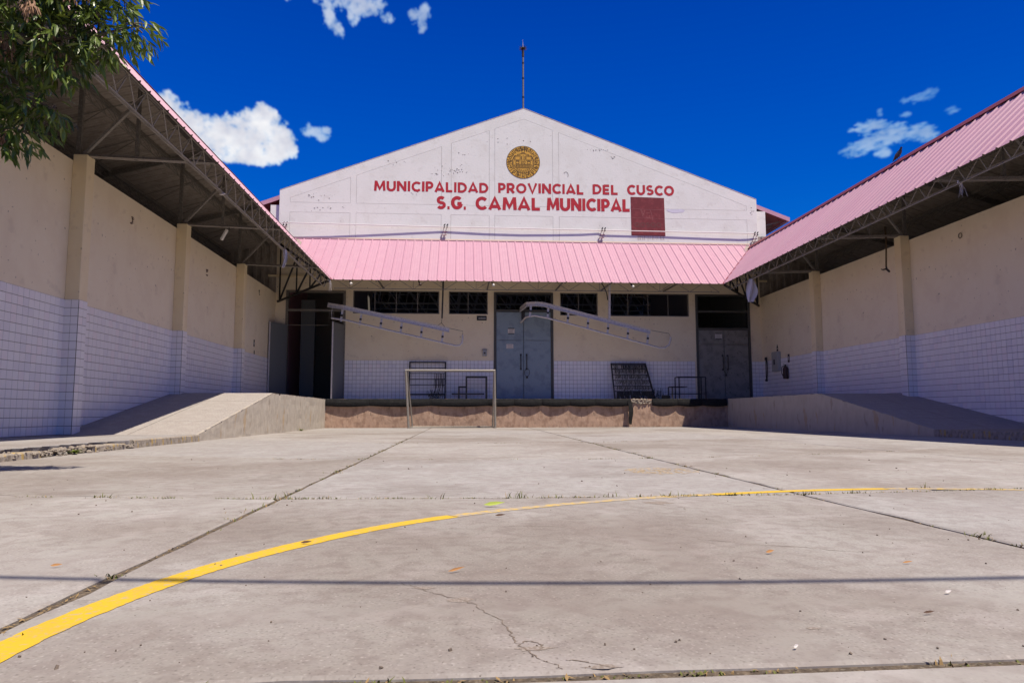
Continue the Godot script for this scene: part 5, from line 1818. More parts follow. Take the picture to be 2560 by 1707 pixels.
func hall_body(h: Node3D) -> void:
	# side walls, back wall and roof close the hall
	var b := B.new()
	var z0 := ZW + 0.27
	var z1 := 52.0
	b.box(V(-7.45, 0.0, z0), V(-7.25, 8.6, z1))
	put(b, "side_wall", M.pink_wall, h)
	b = B.new()
	# the other side wall has a row of high openings
	b.box(V(12.2, 0.0, z0), V(12.4, 6.1, z1))
	b.box(V(12.2, 7.5, z0), V(12.4, 8.7, z1))
	var zz := z0
	for q in [[41.0, 43.2]]:
		b.box(V(12.2, 6.1, zz), V(12.4, 7.5, q[0]))
		zz = q[1]
	b.box(V(12.2, 6.1, zz), V(12.4, 7.5, z1))
	put(b, "side_wall", M.white, h)
	b = B.new()
	for q in [[41.0, 43.2]]:
		for k in 9: b.box(V(12.28, 6.1, lerpf(q[0], q[1], (k + 0.5) / 9.0) - 0.02), V(12.32, 7.5, lerpf(q[0], q[1], (k + 0.5) / 9.0) + 0.02))
		for k in 4: b.box(V(12.285, 6.1 + 0.35 * k, q[0]), V(12.315, 6.13 + 0.35 * k, q[1]))
	put(b, "window_grille", M.win_frame, h)
	b = B.new()
	b.box(V(-7.45, 0.0, z1), V(12.4, 12.5, z1 + 0.2))
	put(b, "back_wall", M.inside, h)
	b = B.new()
	b.box(V(-4.36, HP, ZW + 0.21), V(-4.24, 7.4, 34.0))
	put(b, "inner_partition", M.inside, h)
	b = B.new()
	b.box(V(-7.25, HP, 34.0), V(-4.24, 7.4, 34.12))
	put(b, "inner_partition", M.inside, h)
	b = B.new()
	b.box(V(-7.25, 7.4, ZW + 0.21), V(-4.24, 7.5, 34.12))
	put(b, "inner_partition", M.inside, h)
	b = B.new()
	b.box(V(9.22, HP, ZW + 0.21), V(9.3, 7.4, 34.0))
	put(b, "inner_partition", M.inside, h)
	b = B.new()
	b.box(V(9.22, HP, 34.0), V(12.2, 7.4, 34.12))
	put(b, "inner_partition", M.inside, h)
	b = B.new()
	b.box(V(9.22, 7.4, ZW + 0.21), V(12.2, 7.5, 34.12))
	put(b, "inner_partition", M.inside, h)
	b = B.new()
	b.box(V(-7.25, HP - 0.2, ZW + 0.21), V(12.2, HP - 0.01, z1))
	put(b, "hall_floor", M.inside, h)
	b = B.new()
	b.box(V(-7.1, 0.0, ZW + 0.2), V(12.0, 0.9, ZW + 0.26))
	# short returns joining the front to the wider body
	b.box(V(-7.45, 0.0, ZW + 0.21), V(-7.1, 8.6, z0))
	b.box(V(12.0, 0.0, ZW + 0.21), V(12.4, 8.7, z0))
	put(b, "front_return", M.white, h)
	# roof slopes with narrow roof lights
	var ry := 12.59
	var slope := 0.3754
	for s in [-1.0, 1.0]:
		b = B.new()
		var len: float = 10.98
		var lights := [[30.6, 31.3]]
		var za := z0 + 0.02
		var strips := []
		for l in lights:
			strips.append([za, l[0]]); za = l[1]
		strips.append([za, z1 + 0.6])
		for l in lights:
			# the lights reach only part of the way down the slope
			var xa2 := 5.2
			var a2 := V(2.46 + s * xa2, ry - slope * xa2, l[0]); var c2 := V(2.46 + s * xa2, ry - slope * xa2, l[1])
			var e2 := V(2.46 + s * len, ry - slope * len, l[1]); var f2 := V(2.46 + s * len, ry - slope * len, l[0])
			b.quad(a2, c2, e2, f2, Vector3.UP)
			b.quad(a2 - Vector3.UP * 0.06, c2 - Vector3.UP * 0.06, e2 - Vector3.UP * 0.06, f2 - Vector3.UP * 0.06, Vector3.DOWN)
		for q in strips:
			var a := V(2.46, ry, q[0]); var c := V(2.46, ry, q[1])
			var e := V(2.46 + s * len, ry - slope * len, q[1]); var f := V(2.46 + s * len, ry - slope * len, q[0])
			var up := Vector3(s * slope, 1, 0).normalized() * 0.06
			b.quad(a, c, e, f, Vector3.UP)
			b.quad(a - up, c - up, e - up, f - up, Vector3.DOWN)
			b.quad(a, f, f - up, a - up, Vector3.BACK)
			b.quad(c, e, e - up, c - up, Vector3.FORWARD)
			b.quad(f, e, e - up, f - up, Vector3(s, 0, 0))
		put(b, "hall_roof", M.maroon_roof if s < 0 else M.maroon_roof, h)
		# fascia
		b = B.new()
		b.box(V(2.46 + s * (len - 0.02), ry - slope * len - 0.14, z0), V(2.46 + s * (len + 0.02), ry - slope * len + 0.03, z1))
		var fa := V(2.46 + s * len, ry - slope * len - 0.06, z0 + 0.008)
		b.bar(fa, V(2.46 + s * 9.4, ry - slope * 9.4 - 0.06, z0 + 0.008), 0.02, 0.16)
		put(b, "roof_fascia", M.pink1, h)
		b = B.new()
		for k in 9:
			var zq := z0 + 0.5 + k * 0.75
			b.bar(V(2.46 + s * 9.9, 8.2, zq), V(2.46 + s * 10.8, ry - slope * 10.8 - 0.1, zq), 0.05)
		put(b, "eave_strut", M.steel, h)
	# pale lattice girders inside
	for zq in [34.2, 38.5, 43.0]:
		b = B.new()
		var A := []; var T := []
		for k in 41:
			var x := -6.8 + k * 0.47
			A.append(V(x, 5.75 + (zq - 34.2) * 0.08, zq)); T.append(V(x + 0.2, 6.75 + (zq - 34.2) * 0.1, zq))
		b.bar(A[0], A[40], 0.09, 0.07)
		b.bar(T[0], T[40], 0.09, 0.07)
		for k in 40: b.tube([A[k], T[k]] if k % 2 == 0 else [T[k - 1], A[k + 1]], 0.035, 5, false)
		put(b, "inner_girder", M.inside_truss, h)

# ------------------------------------------------------------------ things in the yard and on the dock
func make_goal() -> void:
	var t := thing("football_goal", "small worn metal football goal without net before the loading dock", "goal", V(-0.35, 0, 24.3))
	var b := B.new()
	b.tube([V(-1.74, 0.0, 24.3), V(-1.86, 1.93, 24.3)], 0.042, 10)
	put(b, "post", M.goal, t)
	b = B.new()
	b.tube([V(1.16, 0.0, 24.3), V(1.13, 1.93, 24.3)], 0.042, 10)
	put(b, "post", M.goal, t)
	b = B.new()
	b.tube([V(-1.89, 1.935, 24.3), V(1.16, 1.935, 24.3)], 0.042, 10)
	put(b, "crossbar", M.goal, t)
	b = B.new()
	b.tube([V(-1.8, 1.88, 24.33), V(-1.66, 0.04, 24.95)], 0.026, 8)
	put(b, "stay", M.goal, t)
	b = B.new()
	b.tube([V(1.12, 1.88, 24.33), V(1.1, 0.04, 24.95)], 0.026, 8)
	put(b, "stay", M.goal, t)
	b = B.new()
	b.tube([V(-1.74, 0.03, 24.32), V(-1.66, 0.03, 24.95), V(1.1, 0.03, 24.95), V(1.15, 0.03, 24.32)], 0.026, 8)
	put(b, "ground_bar", M.goal, t)

func make_racks() -> void:
	# black frame with cross bars
	var t := thing("metal_rack", "black metal rack with open cross bars leaning on tiles behind the goal", "rack", V(-1.28, HP, 27.3))
	var b := B.new()
	b.bar(V(-1.95, HP, 27.15), V(-1.95, 2.46, 27.5), 0.055)
	b.bar(V(-0.6, HP, 27.15), V(-0.6, 2.46, 27.5), 0.055)
	put(b, "upright", M.black_steel, t)
	for q in [[2.44, 0.03], [2.22, 0.016], [2.01, 0.016], [1.79, 0.016], [1.56, 0.016], [1.21, 0.03]]:
		b = B.new()
		var z: float = lerpf(27.15, 27.5, (q[0] - HP) / 1.46)
		b.tube([V(-1.97, q[0], z), V(-0.58, q[0], z)], q[1], 6)
		put(b, "cross_bar", M.black_steel, t)
	b = B.new()
	for k in 9:
		var x := -1.02 + k * 0.045 + rng.randf_range(-0.01, 0.01)
		var top: float = [2.0, 1.79, 2.01][k % 3]
		b.tube([V(x, top, 27.33), V(x + 0.01, top - 0.2, 27.3), V(x + rng.randf_range(-0.02, 0.03), top - rng.randf_range(0.35, 0.6), 27.27)], rng.randf_range(0.006, 0.014), 5)
	put(b, "hanging_hooks", M.black_steel, t)
	# rack crowded with hooks
	t = thing("hook_rack", "black rack crowded with rows of shackle hooks leaning near the stool", "rack", V(6.55, HP, 27.1))
	b = B.new()
	b.bar(V(5.8, HP, 26.75), V(5.83, 2.42, 27.5), 0.05)
	b.bar(V(7.34, HP, 26.75), V(7.17, 2.42, 27.5), 0.05)
	b.bar(V(5.81, 2.41, 27.5), V(7.18, 2.41, 27.5), 0.045)
	put(b, "frame", M.black_steel, t)
	for r in 6:
		var y: float = [2.36, 2.19, 1.97, 1.75, 1.53, 1.32][r]
		var z := lerpf(26.75, 27.5, (y - HP) / 1.42)
		var xr := 7.17 + (2.42 - y) * 0.12
		b = B.new()
		b.bar(V(5.82, y, z), V(xr, y, z), 0.03)
		put(b, "hook_rail", M.black_steel, t)
		b = B.new()
		var n := 36
		for k in n:
			var x := lerpf(5.93, xr - 0.06, k / (n - 1.0)) + rng.randf_range(-0.015, 0.015)
			if r == 0 and (k > 4 and k < 8): continue
			var l := rng.randf_range(0.12, 0.2)
			b.tube([V(x, y, z - 0.02), V(x + 0.015, y - l * 0.5, z - 0.045), V(x + rng.randf_range(-0.02, 0.02), y - l, z - 0.03)], rng.randf_range(0.01, 0.017), 5)
		var hk := put(b, "hook_row", M.hook_steel if r > 0 else M.black_steel, t)
		hk.set_meta("kind", "stuff")
	b = B.new()
	for k in 90:
		var x := rng.randf_range(5.9, 7.25)
		b.tube([V(x, 1.32, 26.85), V(x + rng.randf_range(-0.06, 0.06), HP + 0.02, 26.7)], rng.randf_range(0.01, 0.022), 5)
	var ch := put(b, "hanging_chains", M.black_steel, t)
	ch.set_meta("kind", "stuff")
	# step stools
	t = thing("step_stool", "black metal step stool frame behind the goal", "stool", V(0.5, HP, 26.95))
	stool(t, [[0.2, 0.95, 1.85], [-0.08, 0.2, 1.48], [-0.35, 0.87, 1.22]], 27.2, 26.8, 0.06)
	t = thing("step_stool", "black metal step stool frame in front of the grey door", "stool", V(8.6, HP, 26.7))
	stool(t, [[8.2, 9.22, 1.85], [7.93, 8.5, 1.48], [7.97, 9.2, 1.22]], 27.0, 26.5, 0.035)
	# dark brush head on the floor
	b = B.new()
	b.bbox(V(7.78, HP + 0.09, 26.85), Vector3(0.3, 0.16, 0.14), 0.02)
	for k in 50: b.tube([V(7.65 + rng.randf() * 0.26, HP + 0.02, 26.8 + rng.randf() * 0.1), V(7.62 + rng.randf() * 0.32, HP - 0.0, 26.79 + rng.randf() * 0.12)], 0.006, 4, false)
	one(b, "broom_head", M.black_steel, "small black broom head lying beside the step stool", "broom")
	# dry plants grown on the dock edge
	for q in [[-0.98, 27.0, 0.42, "dry twiggy weed growing below the open black rack"], [7.5, 26.9, 0.45, "dry twiggy weed growing between hook rack and step stool"]]:
		b = B.new()
		for k in 40:
			var an := rng.randf() * TAU
			var p := V(q[0] + rng.randfn(0, 0.14), HP, q[1] + rng.randfn(0, 0.05))
			var hh: float = q[2] * rng.randf_range(0.3, 1.0)
			var tip := p + Vector3(cos(an) * 0.12, hh, sin(an) * 0.08)
			b.tube([p, p.lerp(tip, 0.5) + Vector3(0, 0.04, 0), tip], 0.004, 4, false)
			for l in 5:
				var d := Vector3(rng.randf_range(-1, 1), rng.randf_range(-0.3, 0.8), rng.randf_range(-1, 1)).normalized()
				leaf_mesh(b, p.lerp(tip, rng.randf_range(0.3, 1.0)), d, d.cross(Vector3.UP).normalized(), 0.05, 0.022, 0.2)
		one(b, "dry_weed", M.dry_green, q[3], "weed", "weeds on the dock")

func stool(t: Node3D, steps: Array, z0: float, z1: float, w: float) -> void:
	var k := 0
	for s in steps:
		var b := B.new()
		if k < 2:
			b.bar(V(s[0], s[2], z0), V(s[1], s[2], z0), w, w * 0.8)
			b.bar(V(s[0], s[2], z1), V(s[1], s[2], z1), w, w * 0.8)
			b.bar(V(s[0], s[2], z0), V(s[0], s[2], z1), w, w * 0.8)
			b.bar(V(s[1], s[2], z0), V(s[1], s[2], z1), w, w * 0.8)
			put(b, "step_frame", M.black_steel, t)
			for x in ([s[0], s[1]] if k == 0 else [s[0]]):
				for z in [z0, z1]:
					b = B.new()
					b.bar(V(x, HP, z), V(x, s[2] - w * 0.4, z), w)
					put(b, "leg", M.black_steel, t)
		else:
			b.bar(V(s[0], s[2], z0), V(s[1], s[2], z0), w * 0.7)
			b.bar(V(s[0], s[2], z1), V(s[1], s[2], z1), w * 0.7)
			put(b, "stretcher", M.black_steel, t)
		k += 1

func make_rails() -> void:
	# overhead loading rails hung below the canopy
	var t := thing("overhead_rail", "grey overhead loading rail hung slanting before the four pane window nearest the open doorway", "rail", V(-2.5, 3.0, 26.2), "slanting overhead rails")
	var beam := [V(-4.89, 4.455, 26.4), V(-4.3, 4.34, 26.2), V(-0.44, 3.535, 26.2)]
	var pipe := [V(-4.73, 3.96, 26.3), V(-4.2, 3.87, 26.2), V(-0.5, 3.02, 26.2), V(-0.2, 2.955, 26.2), V(-0.05, 2.97, 26.2), V(0.03, 3.08, 26.2), V(0.05, 3.24, 26.2), V(0.05, 3.36, 26.2)]
	rail_parts(t, beam, pipe, [[-4.35, 4.26], [-3.67, 4.13], [-2.93, 3.98], [-2.2, 3.83], [-1.46, 3.67], [-0.69, 3.51]], V(0.05, 3.36, 26.2), V(-0.44, 3.6, 26.2), V(0.055, 3.5, 26.2))
	var b := B.new()
	b.bar(V(-0.66, 5.72, 26.0), V(-0.71, 3.97, 26.2), 0.06, 0.06)
	put(b, "hanger_bar", M.black_steel, t)
	b = B.new()
	b.tube([V(-0.71, 3.97, 26.2), V(-0.73, 3.78, 26.2)], 0.008, 5)
	b.tube([V(-0.73, 3.8, 26.2), V(-0.9, 3.67, 26.2)], 0.008, 5)
	b.tube([V(-0.73, 3.8, 26.2), V(-0.56, 3.6, 26.2)], 0.008, 5)
	put(b, "hanger_wire", M.wire_dark, t)
	b = B.new()
	b.tube([V(-4.73, 3.96, 26.35), V(-4.75, 4.15, 26.4), V(-4.72, 4.4, 26.4)], 0.012, 5)
	put(b, "end_hook", M.galv, t)
	t = thing("overhead_rail", "grey overhead loading rail slanting away from the blue double door", "rail", V(5.0, 3.0, 26.2), "slanting overhead rails")
	beam = [V(2.28, 4.5, 27.55), V(2.42, 4.53, 26.35), V(2.72, 4.53, 26.2), V(3.05, 4.51, 26.2), V(7.06, 3.515, 26.2)]
	pipe = [V(2.3, 4.0, 27.5), V(2.4, 4.06, 26.4), V(2.7, 4.1, 26.2), V(3.14, 4.02, 26.2), V(7.1, 2.99, 26.2), V(7.4, 2.91, 26.2), V(7.6, 2.92, 26.2), V(7.75, 3.02, 26.2), V(7.82, 3.2, 26.2), V(7.82, 3.33, 26.2)]
	rail_parts(t, beam, pipe, [[2.55, 4.48], [3.2, 4.42], [3.95, 4.23], [4.7, 4.04], [5.45, 3.86], [6.2, 3.67], [6.95, 3.49]], V(7.82, 3.33, 26.2), V(7.06, 3.58, 26.2), V(7.77, 3.46, 26.2))
	b = B.new()
	b.bar(V(5.51, 5.75, 26.0), V(5.51, 3.95, 26.2), 0.075, 0.075)
	put(b, "hanger_bar", M.galv, t)
	b = B.new()
	b.tube([V(5.17, 5.4, 26.1), V(5.3, 5.2, 26.1), V(5.42, 4.95, 26.15), V(5.46, 4.7, 26.17)], 0.022, 6)
	put(b, "hanger_brace", M.black_steel, t)

func rail_parts(t: Node3D, beam: Array, pipe: Array, struts: Array, rod0: Vector3, rod1: Vector3, rod2: Vector3) -> void:
	var b := B.new()
	for i in beam.size() - 1:
		# channel section: deep web with two lips
		b.bar(beam[i], beam[i + 1], 0.02, 0.165)
		b.bar(beam[i] + Vector3(0, 0.076, 0.03), beam[i + 1] + Vector3(0, 0.076, 0.03), 0.06, 0.012)
		b.bar(beam[i] + Vector3(0, -0.076, 0.03), beam[i + 1] + Vector3(0, -0.076, 0.03), 0.06, 0.012)
	put(b, "channel_beam", M.galv, t)
	b = B.new()
	b.tube(pipe, 0.036, 9)
	put(b, "lower_pipe", M.galv, t)
	for s in struts:
		b = B.new()
		var top := V(s[0] + 0.03, s[1] + 0.0, 26.22)
		var low := V(s[0] - 0.02, s[1] - 0.44, 26.2)
		b.bar(top, low, 0.075, 0.016)
		var st := put(b, "hanger_plate", M.galv, t)
		b = B.new()
		b.bar(top.lerp(low, 0.42) + Vector3(0, 0, 0.02), top.lerp(low, 0.58) + Vector3(0, 0, 0.02), 0.08, 0.03)
		put(b, "bolt", M.black_steel, st)
	b = B.new()
	b.tube([rod0, rod2, rod1], 0.008, 5)
	put(b, "end_rod", M.black_steel, t)

func make_wall_items() -> void:
	var b := B.new()
	# small black sign
	b.box(V(0.6, 4.09, ZW), V(0.98, 4.265, ZW - 0.02))
	var sg := one(b, "wall_sign", M.wire_dark, "small black wall sign with tiny white print below a window", "sign")
	b = B.new()
	var x := 0.665
	while x < 0.92:
		var l := rng.randf_range(0.012, 0.022)
		b.box(V(x, 4.155, ZW - 0.0205), V(x + l, 4.185 + rng.randf_range(0, 0.012), ZW - 0.022))
		x += l + 0.008
	put(b, "print", M.white_print, sg)
	# switch box
	b = B.new()
	b.bbox(V(0.905, 2.815, ZW - 0.05), Vector3(0.16, 0.25, 0.1), 0.01)
	var sw := one(b, "switch_box", M.panel_grey, "grey switch box on the cream wall left of the blue door frame", "switch box")
	b = B.new()
	b.tube([V(0.905, 2.81, ZW - 0.1), V(0.905, 2.81, ZW - 0.13)], 0.035, 10)
	put(b, "knob", M.black_steel, sw)
	b = B.new()
	b.bar(V(0.8, 2.95, ZW - 0.03), V(1.0, 2.95, ZW - 0.03), 0.05, 0.015)
	put(b, "lid", M.black_steel, sw)
	# rope loop, electric panel, extinguisher on the shaded wing wall
	var t := thing("hose_loop", "dark hose loop hung on the tiled wall beside the electric panel", "hose", V(XR - 0.05, 2.2, 27.2))
	b = B.new()
	var pts := []
	for i in 17:
		var a := TAU * i / 16.0
		pts.append(V(XR - 0.06, 2.2 + 0.44 * cos(a), 27.18 - 0.11 * sin(a) * (0.55 + 0.45 * cos(a * 0.5))))
	b.tube(pts, 0.018, 7)
	put(b, "hose", M.black_steel, t)
	b = B.new()
	b.bbox(V(XR - 0.06, 2.6, 27.18), Vector3(0.08, 0.12, 0.1), 0.02)
	b.bbox(V(XR - 0.06, 1.76, 27.2), Vector3(0.07, 0.09, 0.12), 0.02)
	put(b, "hanger", M.black_steel, t)
	t = thing("electric_panel", "grey electric panel box on the shaded tiled wall", "panel", V(XR - 0.08, 2.4, 26.25))
	b = B.new()
	b.bbox(V(XR - 0.07, 2.42, 26.24), Vector3(0.14, 0.74, 0.52), 0.015)
	put(b, "cabinet", M.panel_grey, t)
	b = B.new()
	b.bbox(V(XR - 0.146, 2.42, 26.22), Vector3(0.012, 0.66, 0.44), 0.005)
	put(b, "cover", M.panel_grey, t)
	b = B.new()
	b.bbox(V(XR - 0.158, 2.4, 26.24), Vector3(0.012, 0.2, 0.1), 0.003)
	put(b, "breaker_window", M.black_steel, t)
	t = thing("hazard_sign", "small dark triangular hazard sign above the electric panel", "sign", V(XR - 0.02, 2.95, 26.25))
	b = B.new()
	b.prism(PackedVector2Array([Vector2(-0.07, 2.93), Vector2(0.07, 2.93), Vector2(0, 3.08)]), V(XR - 0.004, 0, 26.25), Vector3(0, 0, -1), Vector3.UP, Vector3.LEFT, 0.006)
	put(b, "triangle", M.print, t)
	b = B.new()
	b.box(V(XR - 0.004, 2.82, 26.19), V(XR - 0.01, 2.9, 26.31))
	put(b, "plate", M.print, t)
	t = thing("fire_extinguisher", "dark red fire extinguisher hung on the shaded tiled wall", "extinguisher", V(XR - 0.12, 1.72, 25.4))
	b = B.new()
	b.tube([V(XR - 0.11, 1.73, 25.41), V(XR - 0.11, 1.76, 25.41), V(XR - 0.11, 2.1, 25.41), V(XR - 0.11, 2.16, 25.41), V(XR - 0.11, 2.19, 25.41)], [0.085, 0.1, 0.1, 0.075, 0.035], 14)
	put(b, "cylinder", M.red_box, t)
	b = B.new()
	b.bbox(V(XR - 0.11, 2.215, 25.41), Vector3(0.05, 0.05, 0.06), 0.008)
	b.bar(V(XR - 0.12, 2.24, 25.36), V(XR - 0.15, 2.27, 25.52), 0.02)
	b.bar(V(XR - 0.12, 2.21, 25.36), V(XR - 0.16, 2.2, 25.52), 0.02)
	put(b, "valve", M.black_steel, t)
	b = B.new()
	b.tube([V(XR - 0.12, 2.21, 25.45), V(XR - 0.2, 2.16, 25.52), V(XR - 0.2, 1.95, 25.54), V(XR - 0.16, 1.82, 25.51)], 0.014, 6)
	put(b, "hose", M.black_steel, t)
	b = B.new()
	b.box(V(XR - 0.003, 1.98, 25.4), V(XR - 0.03, 2.02, 25.42))
	put(b, "hook", M.steel, t)
	b = B.new()
	b.box(V(XR - 0.009, 2.33, 25.26), V(XR - 0.015, 2.63, 25.4))
	var es := one(b, "extinguisher_sign", M.red_box, "narrow dark red sign above the fire extinguisher", "sign")
	b = B.new()
	b.box(V(XR - 0.0155, 2.41, 25.305), V(XR - 0.017, 2.55, 25.355))
	put(b, "mark", M.paper, es)
	# dark signs on the other wing wall
	b = B.new()
	b.box(V(XL + 0.001, 2.78, 24.94), V(XL + 0.006, 3.02, 25.06))
	var s1 := one(b, "notice_plate", M.print, "tall dark notice plate on the cream wall above the lilac tiles", "sign")
	b = B.new()
	b.box(V(XL + 0.0065, 2.86, 24.975), V(XL + 0.008, 2.94, 25.02))
	put(b, "mark", M.paper, s1)
	b = B.new()
	b.box(V(XL + 0.009, 2.53, 24.98), V(XL + 0.014, 2.65, 25.06))
	one(b, "notice_plate", M.print, "small square dark plate at the top edge of the lilac tiles", "sign")
	# bulbs below the canopy edge
	for q in [[-3.9, "lamp_white", "small white floodlight under the canopy edge near the open doorway"], [-1.5, "red_box", "small dark red lamp holder under the canopy edge"], [1.08, "lamp_white", "small white floodlight under the canopy edge by the blue door"], [6.1, "lamp_white", "small white floodlight under the canopy edge above the hook rack"]]:
		t = thing("canopy_lamp", q[2], "lamp", V(q[0], 5.1, 25.08), "lamps under the canopy edge")
		b = B.new()
		b.tube([V(q[0] - 0.02, 5.16, 25.13), V(q[0], 5.1, 25.09), V(q[0] + 0.03, 5.05, 25.05)], [0.02, 0.025, 0.03], 8)
		put(b, "holder", M.black_steel, t)
		b = B.new()
		b.tube([V(q[0] + 0.03, 5.05, 25.05), V(q[0] + 0.045, 5.02, 25.03), V(q[0] + 0.06, 4.985, 25.01)], [0.03, 0.05, 0.045], 9)
		put(b, "reflector", M[q[1]], t)
	# fluorescent batten below the tie beam
	t = thing("strip_light", "tilted white strip light hanging below a wing tie beam", "lamp", V(-5.94, 4.95, 18.0))
	b = B.new()
	var bs := Basis(Vector3.BACK, 1.1)
	b.bbox(V(-5.94, 4.95, 18.05), Vector3(0.3, 0.05, 0.12), 0.01, bs)
	put(b, "housing", M.lamp_white, t)
	b = B.new()
	b.tube([V(-5.86, 5.06, 18.1), V(-5.84, 5.16, 18.14)], 0.008, 5)
	put(b, "cord", M.wire_dark, t)
	# hook on a strap
	t = thing("strap_hook", "black hook hanging on a brown strap from the tie beam", "hook", V(11.35, 4.3, 18.2))
	b = B.new()
	b.bar(V(11.42, 5.5, 18.2), V(11.37, 5.1, 18.1), 0.05, 0.006)
	b.bar(V(11.37, 5.1, 18.1), V(11.33, 4.36, 18.1), 0.045, 0.006)
	put(b, "strap", M.strap, t)
	b = B.new()
	b.tube([V(11.33, 4.38, 18.1), V(11.34, 4.3, 18.1), V(11.4, 4.25, 18.1), V(11.42, 4.22, 18.1)], [0.02, 0.03, 0.03, 0.015], 7)
	b.tube([V(11.33, 4.31, 18.1), V(11.24, 4.285, 18.1), V(11.18, 4.3, 18.1)], [0.025, 0.018, 0.01], 7)
	put(b, "hook", M.black_steel, t)
	b = B.new()
	pts = []
	for i in 13: pts.append(V(XR - 0.02, 4.71 + 0.06 * cos(TAU * i / 12.0), 16.05 + 0.06 * sin(TAU * i / 12.0)))
	b.tube(pts, 0.008, 5)
	one(b, "wall_ring", M.black_steel, "rusty dark ring fixed high on the shaded wall", "ring")
	# rags and frayed strings
	rag(V(-4.77, 4.9, 19.4), 0.5, 0.1, "twisted_rag", "grey twisted rag tied to the eave girder of the ramp side wing")
	rag(V(9.66, 4.95, 23.0), 0.78, 0.3, "torn_cloth", "torn white cloth hanging under the corner of the broad pink roof")
	rag(V(9.69, 4.94, 12.95), 0.3, 0.03, "frayed_string", "frayed white strings tied to the girder of the broad pink roof")
	rag(V(-4.6, 5.1, 24.95), 0.36, 0.03, "frayed_string", "frayed white string hanging from the canopy corner by the open doorway")
	rag(V(-4.77, 4.88, 14.3), 0.05, 0.06, "wire_knot", "pale knotted wire tangled on the eave girder above the ramp")
	# broken plaster spots on the cream wall
	for q in [[3.2, 15.6, 4.62, "chipped dark plaster hole high on the wall between two pilasters"], [2.6, 20.2, 4.4, "chipped plaster hole high on the wall nearer the hall"], [2.0, 25.4, 4.72, "dark broken plaster hole close to the roof corner"]]:
		b = B.new()
		for k in 9: stone(b, V(XL + 0.004, q[2] + rng.randf_range(-0.08, 0.08), q[1] + rng.randf_range(-0.05, 0.05)), rng.randf_range(0.02, 0.045))
		one(b, "plaster_hole", M.grit, q[3], "hole")

func rag(p: Vector3, l: float, w: float, called: String, label: String) -> void:
	var b := B.new()
	if w < 0.05 and l > 0.1:
		for k in 9:
			var q := p + Vector3(rng.randf_range(-0.03, 0.03), 0, rng.randf_range(-0.03, 0.03))
			var e := q + Vector3(rng.randf_range(-0.08, 0.1), -l * rng.randf_range(0.5, 1.1), rng.randf_range(-0.06, 0.06))
			b.tube([q, q.lerp(e, 0.5) + Vector3(0.02, 0.02, 0), e], 0.003, 4)
		for k in 3: b.tube([p + Vector3(-0.05, 0.02 * k, 0.02), p + Vector3(0.05, -0.02 * k, 0.01)], 0.012, 5)
	else:
		var n := 12
		var m := 7
		var g := []
		for i in n + 1:
			var row := []
			for j in m + 1:
				var u := float(j) / m - 0.5
				var v := float(i) / n
				var wid := w * (0.35 + 0.9 * sin(PI * minf(1.0, v * 0.8 + 0.1)))
				row.append(p + Vector3(u * wid + 0.05 * v * sin(v * 4.0), -l * v - 0.08 * l * absf(u) * v * sin(j * 2.3), 0.04 * sin(u * 9.0 + v * 5.0)))
			g.append(row)
		for i in n:
			for j in m: b.quad(g[i][j], g[i][j + 1], g[i + 1][j + 1], g[i + 1][j], Vector3.BACK)
	one(b, called, M.cloth, label, "rag")

